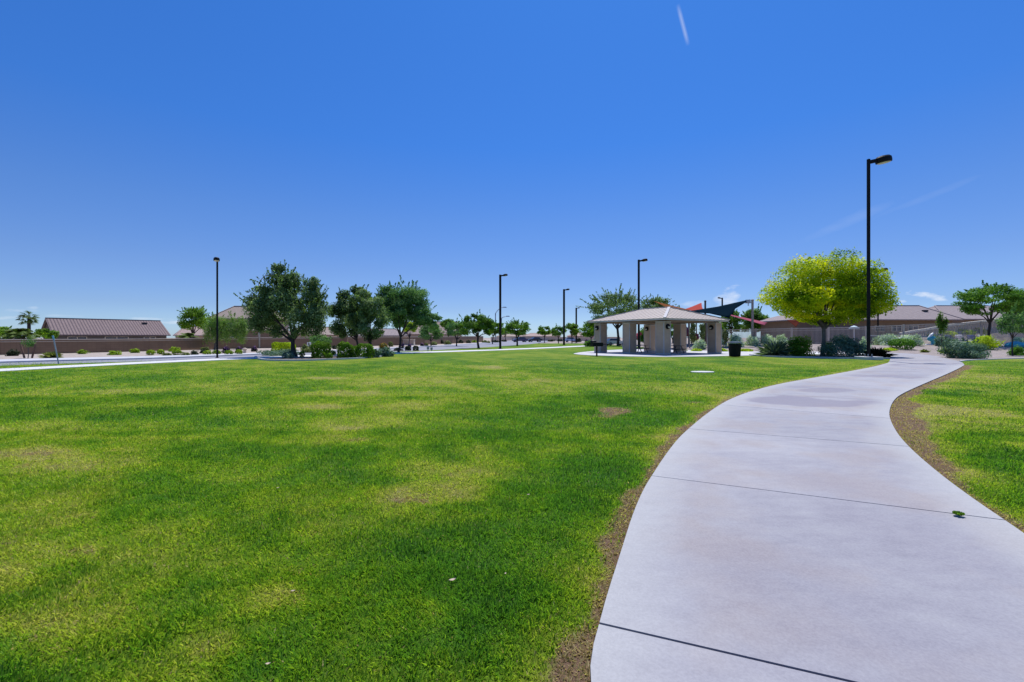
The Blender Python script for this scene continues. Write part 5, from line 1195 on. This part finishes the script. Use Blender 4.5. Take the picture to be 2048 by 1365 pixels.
# ------------------------------------------------------------------ playground with shade sails
def sail(label, pts, colr, sag=.14):
    A, B_, C_ = [P(*p) for p in pts]; ctr = (A+B_+C_)/3; n = 10; V = []; idx = {}
    for i in range(n+1):
        for j in range(n+1-i):
            a, b = i/n, j/n; c_ = 1-a-b; p = A*a+B_*b+C_*c_
            e = min(a, b, c_); pull = sag*(1-min(1, e*3))*(1-max(a, b, c_))*2.0
            p = p.lerp(ctr, pull); p.z -= .4*e; idx[(i, j)] = len(V); V.append(p)
    Fc = []
    for i in range(n):
        for j in range(n-i):
            Fc.append((idx[i, j], idx[i+1, j], idx[i, j+1]))
            if i+j < n-1: Fc.append((idx[i+1, j], idx[i+1, j+1], idx[i, j+1]))
    m, N, L, Bs = newmat('sail_cloth'); Bs.inputs['Base Color'].default_value = (*colr, 1); Bs.inputs['Roughness'].default_value = .9; Bs.inputs['Specular IOR Level'].default_value = 0.0
    t = N.new('ShaderNodeBsdfTranslucent'); t.inputs[0].default_value = (*colr, 1); mx = N.new('ShaderNodeMixShader'); mx.inputs[0].default_value = .4
    L.new(Bs.outputs[0], mx.inputs[1]); L.new(t.outputs[0], mx.inputs[2]); L.new(mx.outputs[0], N['Material Output'].inputs[0])
    mb = MB(); mb.add(V, Fc); o = mb.thing('shade_sail', m, label, 'shade sail', 'shade sails over the playground', smooth=True); s = o.modifiers.new('cloth', 'SOLIDIFY'); s.thickness = .02
sail('orange brown shade sail at the left above the pavilion roof', [(1308, 603, 72), (1382, 621, 70), (1352, 626, 60)], (.30, .12, .05), .08)
sail('bright red shade sail behind the pavilion ridge', [(1362, 621.5, 74), (1403, 606, 74), (1409, 624, 64)], (.60, .13, .10), .12)
sail('large navy shade sail stretched to the tan post', [(1372, 624, 64), (1500, 599.5, 60), (1458, 636, 58)], (.010, .028, .045), .22)
sail('pink shade sail sloping down to the right', [(1425, 622, 70), (1535, 646, 64), (1530, 651, 58)], (.50, .15, .21), .05)
sail('narrow blue shade sail just above the pavilion roof', [(1340, 616, 78), (1398, 628, 76), (1380, 634, 66)], (.05, .20, .45), .08)
sail('brown shade sail corner under the yellow green tree', [(1574, 641, 72), (1604, 640, 72), (1592, 655, 70)], (.16, .045, .03), .06)
def sail_post(label, px, Y, ytop, w, mat, extra=False):
    z0 = Zg((px-CX)*Y/F, Y); b = Vector(((px-CX)*Y/F, Y, z0)); t = P(px, ytop, Y); root = empty('sail_post', b, label, 'post', 'posts carrying the shade sails')
    MB().tube([b-Vector((0, 0, .1)), t], w*Y/F/2, 12).build('post', mat, root, smooth=False); MB().lathe([(w*Y/F*.6, 0), (w*Y/F*.6, .12), (w*Y/F*.3, .2)], (t.x, t.y, t.z), 12).build('post_cap', mat, root)
    if extra:
        m = MB(); q = P(px-9, ytop+1.5, Y); m.bar(P(px, ytop+3, Y), P(px-9, ytop+3, Y), .12, .16); m.box((q.x, q.y, q.z), (.5, .4, .45)); m.bar(P(px-8.5, ytop+2, Y), P(px-8.5, ytop+10, Y), .08); m.build('bracket', M['grey_pole'], root)
M['postdark'] = simple('post_brown', (.07, .045, .04), .6, .1, 3)
M['posttan'] = simple('post_tan', (.27, .235, .21), .6, .1, 3)
sail_post('thick tan post at the right corner of the navy sail', 1505, 60, 602, 4.4, M['posttan'], True)
sail_post('dark brown post between the red and the navy sail', 1410.5, 66, 604, 3.6, M['postdark'])
sail_post('tan playground post seen through the pavilion, left one', 1379, 64, 640, 2.4, M['posttan'])
sail_post('tan playground post seen through the pavilion, right one', 1413, 68, 640, 2.4, M['posttan'])
def playground():
    Y = 70; b = P(1370, 700, Y); b.z = .3; root = empty('play_structure', b, 'maroon playground climbing frame seen between the pavilion columns', 'playground'); red = M['maroonp']
    X = lambda p: (p-CX)*Y/F
    for px_ in (1362, 1377, 1393):
        for dy in (0, 2): MB().tube([(X(px_), Y+dy, .2), (X(px_), Y+dy, 4.0)], .09, 8).build('post', M['posttan'], root)
    MB().box((X(1370), Y+1, 1.6), (X(1378)-X(1361), 2.2, .12)).build('deck', red, root)
    m = MB(); m.lathe([(.75, 0), (.9, .5), (.85, 1.1), (.4, 1.6)], (X(1368), Y+.2, 1.75), 14); m.build('domed_panel', red, root)
    m = MB(); m.box((X(1366), Y-.1, .95), (1.0, .08, 1.1)); m.build('panel', red, root)
    m = MB(); m.lathe([(.5, 0), (.62, .4), (.5, 1.0)], (X(1391), Y+.2, 1.2), 12); m.build('domed_panel', red, root)
    b2 = P(1270, 700, 74); b2.z = 0; r2 = empty('playground_slide', b2, 'red playground slide seen between the left pavilion columns', 'slide')
    m = MB(); pts = [P(1281, 666, 74), P(1274, 673, 74), P(1266, 678, 73.4), P(1259, 680, 73)]
    for a, c_ in zip(pts, pts[1:]): m.bar(a, c_, .8, .5)
    m.build('chute', M['redp'], r2)
    for px_ in (1280, 1262): MB().tube([((px_-CX)*74/F, 74, 0), ((px_-CX)*74/F, 74, P(0, 676, 74).z)], .07, 8).build('leg', M['posttan'], r2)
M['maroonp'] = simple('maroon_plastic', (.14, .012, .03), .4, .08, 3); M['redp'] = simple('red_plastic', (.50, .05, .07), .4, .08, 3)
playground()

# ------------------------------------------------------------------ pool fence, ramp rail and pool furniture
M['fence'] = simple('fence_tan', (.50, .42, .36), .6, .1, 5)
def fence(label, pts, h_up, n_pick, post_every=7, z0s=None, name='picket_fence', cap=None, capw=.10, capmat=None, pw=.035, zlow=None):
    """pts: (px, ytop, Y)"""
    T = [P(*p) for p in pts]; root = empty(name, Vector((T[0].x, T[0].y, 0)), label, 'fence')
    segs = []; 
    for a, b in zip(T, T[1:]): segs.append((a, b, (b-a).length))
    tot = sum(s[2] for s in segs)
    def at(t):
        d = t*tot
        for a, b, l in segs:
            if d <= l+1e-6: return a.lerp(b, min(1, d/l))
            d -= l
        return T[-1].copy()
    r = MB(); 
    for a, b, l in segs: r.bar(a, b, capw, capw*.9)
    r.build('top_rail', capmat or M['fence'], root)
    r = MB(); dz = Vector((0, 0, -h_up+.18))
    for a, b, l in segs: r.bar(a+dz, b+dz, .05, .05)
    for a, b, l in segs: r.bar(a+Vector((0, 0, -.28)), b+Vector((0, 0, -.28)), .05, .05)
    r.build('rail', M['fence'], root)
    pk = MB()
    for k in range(n_pick+1):
        p = at(k/n_pick); pk.box((p.x, p.y, p.z-h_up/2-.02), (pw, pw, h_up-.06))
    pk.build('picket_panel', M['fence'], root)
    for k in range(0, n_pick+1, max(1, n_pick//post_every)):
        p = at(k/n_pick); zb = Zg(p.x, p.y)-.1 if zlow is None else p.z-h_up-zlow; q = MB(); q.box((p.x, p.y+.02, (p.z+.12+zb)/2), (.15, .15, p.z+.12-zb)); q.build('post', M['fence'], root)
    return root
fence('long tan metal picket fence round the pool and playground', [(1440, 660.5, 63), (1560, 658, 63), (1716, 655, 62.5), (1850, 649, 62), (1950, 646, 61.5), (2048, 641, 61), (2200, 636, 60.5)], 2.2, 300, 10)
# bank rising to the right with a white topped rail following it
M['railcap'] = simple('rail_cap_cream', (.80, .72, .60), .7, .05, 3)
def bank():
    prof = [(1800, 674), (1824, 672), (1853, 670), (1897, 664), (1929, 660), (1977, 655), (2009, 650), (2048, 645), (2200, 630)]
    m = MB(); rows = []
    for px_, y in prof:
        rows.append([Vector(((px_-CX)*66/F, 66.3, .60)), Vector(((px_-CX)*68/F, 68, P(px_, y+2.0, 68).z)), Vector(((px_-CX)*68/F, 70.5, P(px_, y+1.5, 68).z)), Vector(((px_-CX)*68/F, 71.2, .5))])
    b = len(m.v)
    for r in rows: m.v += r
    for i in range(len(rows)-1):
        for j in range(3): q = b+i*4+j; m.f.append((q, q+4, q+5, q+1))
    m.struct('bank', M['gravel_tan'])
    fence('rising tan picket rail with bright white cap on the bank', [(1800, 668, 68.4), (1824, 663.5, 68.4), (1853, 659, 68.4), (1897, 651.5, 68.4), (1929, 647.5, 68.4), (1977, 642, 68.4), (2009, 637, 68.4), (2048, 630, 68.4), (2200, 612, 68.4)], 1.25, 90, 8, name='bank_rail', capw=.34, capmat=M['railcap'], pw=.16, zlow=.1)
bank()
for x, y, w, k, lab in [(1905, 662, 40, 'lime', 'lime shrub on the bank below the rising rail, left one'), (1940, 659, 44, 'box', 'yellow green shrub on the bank below the rising rail, middle one'), (1968, 657, 30, 'olive', 'brownish shrub on the bank below the rising rail, right one'), (1872, 668, 26, 'fresh', 'green shrub where the rising rail starts on the bank'), (2030, 652, 40, 'fresh', 'bright green shrub high on the bank at the right edge')]:
    Yd = 67.2; bush(lab, x, 0, w, 13, k, Y=Yd, z0=P(x, y+11, Yd).z, style='loose', group='shrubs on the bank')
M['blue'] = simple('blue_canvas', (.03, .06, .22), .7, .1, 3); M['teal'] = simple('teal_plastic', (.08, .42, .50), .5, .1, 3); M['navy'] = simple('navy_wall', (.02, .03, .09), .6, .15, 2)
def lounger(label, px, Y, col, rz=.2):
    z0 = Zg((px-CX)*Y/F, Y)+.02; O = Vector(((px-CX)*Y/F, Y, z0)); root = empty('pool_lounger', O, label, 'lounger', 'pool loungers behind the fence'); u = Vector((cos(rz), sin(rz), 0)); v = Vector((-u.y, u.x, 0)); s = 1.35; L = lambda a, b, c_: O+(u*a+v*b)*s+Vector((0, 0, c_*s))
    m = MB(); m.bar(L(-.4, 0, .42), L(1.0, 0, .42), .62*s, .10*s); m.build('seat', col, root, bevel=.03)
    m = MB(); m.bar(L(-.4, 0, .44), L(-1.0, 0, .98), .62*s, .10*s); m.build('backrest', col, root, bevel=.03)
    for a in (-.5, .9):
        for b in (-.28, .28): q = MB(); q.bar(L(a, b, 0), L(a, b, .40), .06*s); q.build('leg', M['white'], root)
lounger('blue canvas pool lounger nearest the grey rounded shrub', 1912, 63.5, M['blue'], .1)
lounger('white pool lounger in the middle of the row behind the fence', 1932, 64.2, M['white'], .2)
lounger('blue pool lounger right of the white one behind the fence', 1957, 64.8, M['blue'], .15)
lounger('pale pool lounger beside the teal play ring', 1976, 65.5, M['white'], .25)
lounger('white pool lounger behind the near lamp post', 1786, 66, M['white'], 2.9)
def pool_bits():
    Y = 61; X = (1865-CX)*Y/F; z = Zg(X, Y); root = empty('spring_rider', (X, Y, z), 'teal and white play rider beside the fence post in the gravel', 'play equipment')
    MB().lathe([(.75, 0), (.8, .08), (.7, .14)], (X, Y, z), 16).build('base_ring', M['white'], root)
    MB().tube([(X, Y, z+.1), (X-.05, Y, z+.6)], .16, 10).build('spring', M['teal'], root)
    m = MB(); m.lathe([(.2, 0), (.5, .2), (.45, .5), (.15, .75)], (X-.1, Y, z+.5), 14, 1.2, .5); m.build('body', M['teal'], root, smooth=True)
    m = MB(); m.tube([(X-.5, Y, z+1.0), (X-.15, Y, z+1.35), (X+.1, Y, z+1.6)], [.10, .18, .09], 8); m.build('handle', M['white'], root)
    m = MB(); m.box((X+1.2, Y+.1, z+.30), (1.3, .8, .42)); m.thing('low_bench', M['teal'], 'low teal bench right beside the play rider', 'bench')
    X2 = (2031-CX)*58/F; m = MB(); m.lathe([(.9, 0), (1.0, .2), (.8, .5), (.2, .7)], (X2, 58, Zg(X2, 58)), 16); m.thing('pool_float', M['teal'], 'teal domed pool toy at the right edge behind the young tree', 'pool toy')
    Xn = (1764-CX)*63.8/F; root = empty('pool_wall', (Xn, 63.8, .5), 'low navy blue wall with a white top behind the near lamp post', 'low wall')
    MB().box((Xn, 63.8, 1.2), (3.6, .5, 1.3)).build('wall_body', M['navy'], root); MB().box((Xn, 63.8, 1.9), (3.8, .7, .12)).build('coping', M['white'], root)
    Xu = (1708-CX)*66/F; root = empty('pool_umbrella', (Xu, 66, .6), 'small white and teal pool umbrella seen left of the near lamp post', 'umbrella')
    MB().tube([(Xu, 66, .5), (Xu, 66, 3.2)], .05, 8).build('pole', M['white'], root); MB().lathe([(.62, 0), (.6, .1), (.36, .3), (.04, .42)], (Xu, 66, 2.9), 12).build('canopy', simple('umbrella_canvas', (.62, .74, .76), .8), root)
    m = MB()
    m.add([((1780-CX)*64/F, 64.5, .66), ((1900-CX)*66/F, 64.5, .66), ((2150-CX)*66/F, 64.5, .66), ((2150-CX)*66/F, 66.2, .66), ((1780-CX)*66/F, 66.2, .66)], [(0, 1, 2, 3, 4)]); m.struct('pool_deck', M['slab'])
pool_bits()

# ------------------------------------------------------------------ fallen leaves and a weed
M['deadleaf'] = simple('dead_leaf', (.55, .44, .33), .8, .15, 30)
def fallen(label, px, py, w, rz):
    c_ = G(px, py); m = MB(); n = 7; s = .7*w*c_.y/F; vs = []
    for i in range(n):
        t = i/(n-1); hw = .26*s*sin(pi*min(1, t*.92+.06)); x = (t-.5)*s
        for k in (-1, 0, 1): vs.append(Vector((x*cos(rz)-k*hw*sin(rz), x*sin(rz)+k*hw*cos(rz), .035+(.25*abs(k)+.6*(t-.5)**2)*s*.5))+Vector((c_.x, c_.y, 0)))
    fs = []
    for i in range(n-1):
        for k in (0, 1): q = i*3+k; fs.append((q, q+3, q+4, q+1))
    m.add(vs, fs); m.thing('fallen_leaf', M['deadleaf'], label, 'fallen leaf', 'fallen leaves on the lawn')
fallen('pale fallen leaf on the grass, nearest the bend of the walk', 1057, 997, 10, .6)
fallen('pale fallen leaf on the grass at the bottom centre', 536, 1343, 15, .3)
fallen('curled fallen leaf on the dark grass near the worn strip', 1011, 1158, 9, 1.3)
fallen('small fallen leaf on the left lawn, the highest one up', 556, 983, 9, 1.0)
fallen('thin bleached leaf stalk on the dark grass', 905, 1172, 22, .5)
fallen('pale fallen leaf in the worn patch low on the left lawn', 586, 1194, 13, .2)
fallen('bleached leaf on the right hand lawn beside the walk', 1942, 826, 10, .4)
fallen('tiny white leaf on the far left lawn', 113, 815, 6, .1)
bush('small green weed growing from the walk joint', 1922, 1036, 18, 3, 'green', name='weed', cat='weed', style='loose', z0=.025, lsz=.028, dens=.5)
print('objects', len(bpy.data.objects), 'polys', sum(len(o.data.polygons) for o in bpy.data.objects if o.type == 'MESH'))
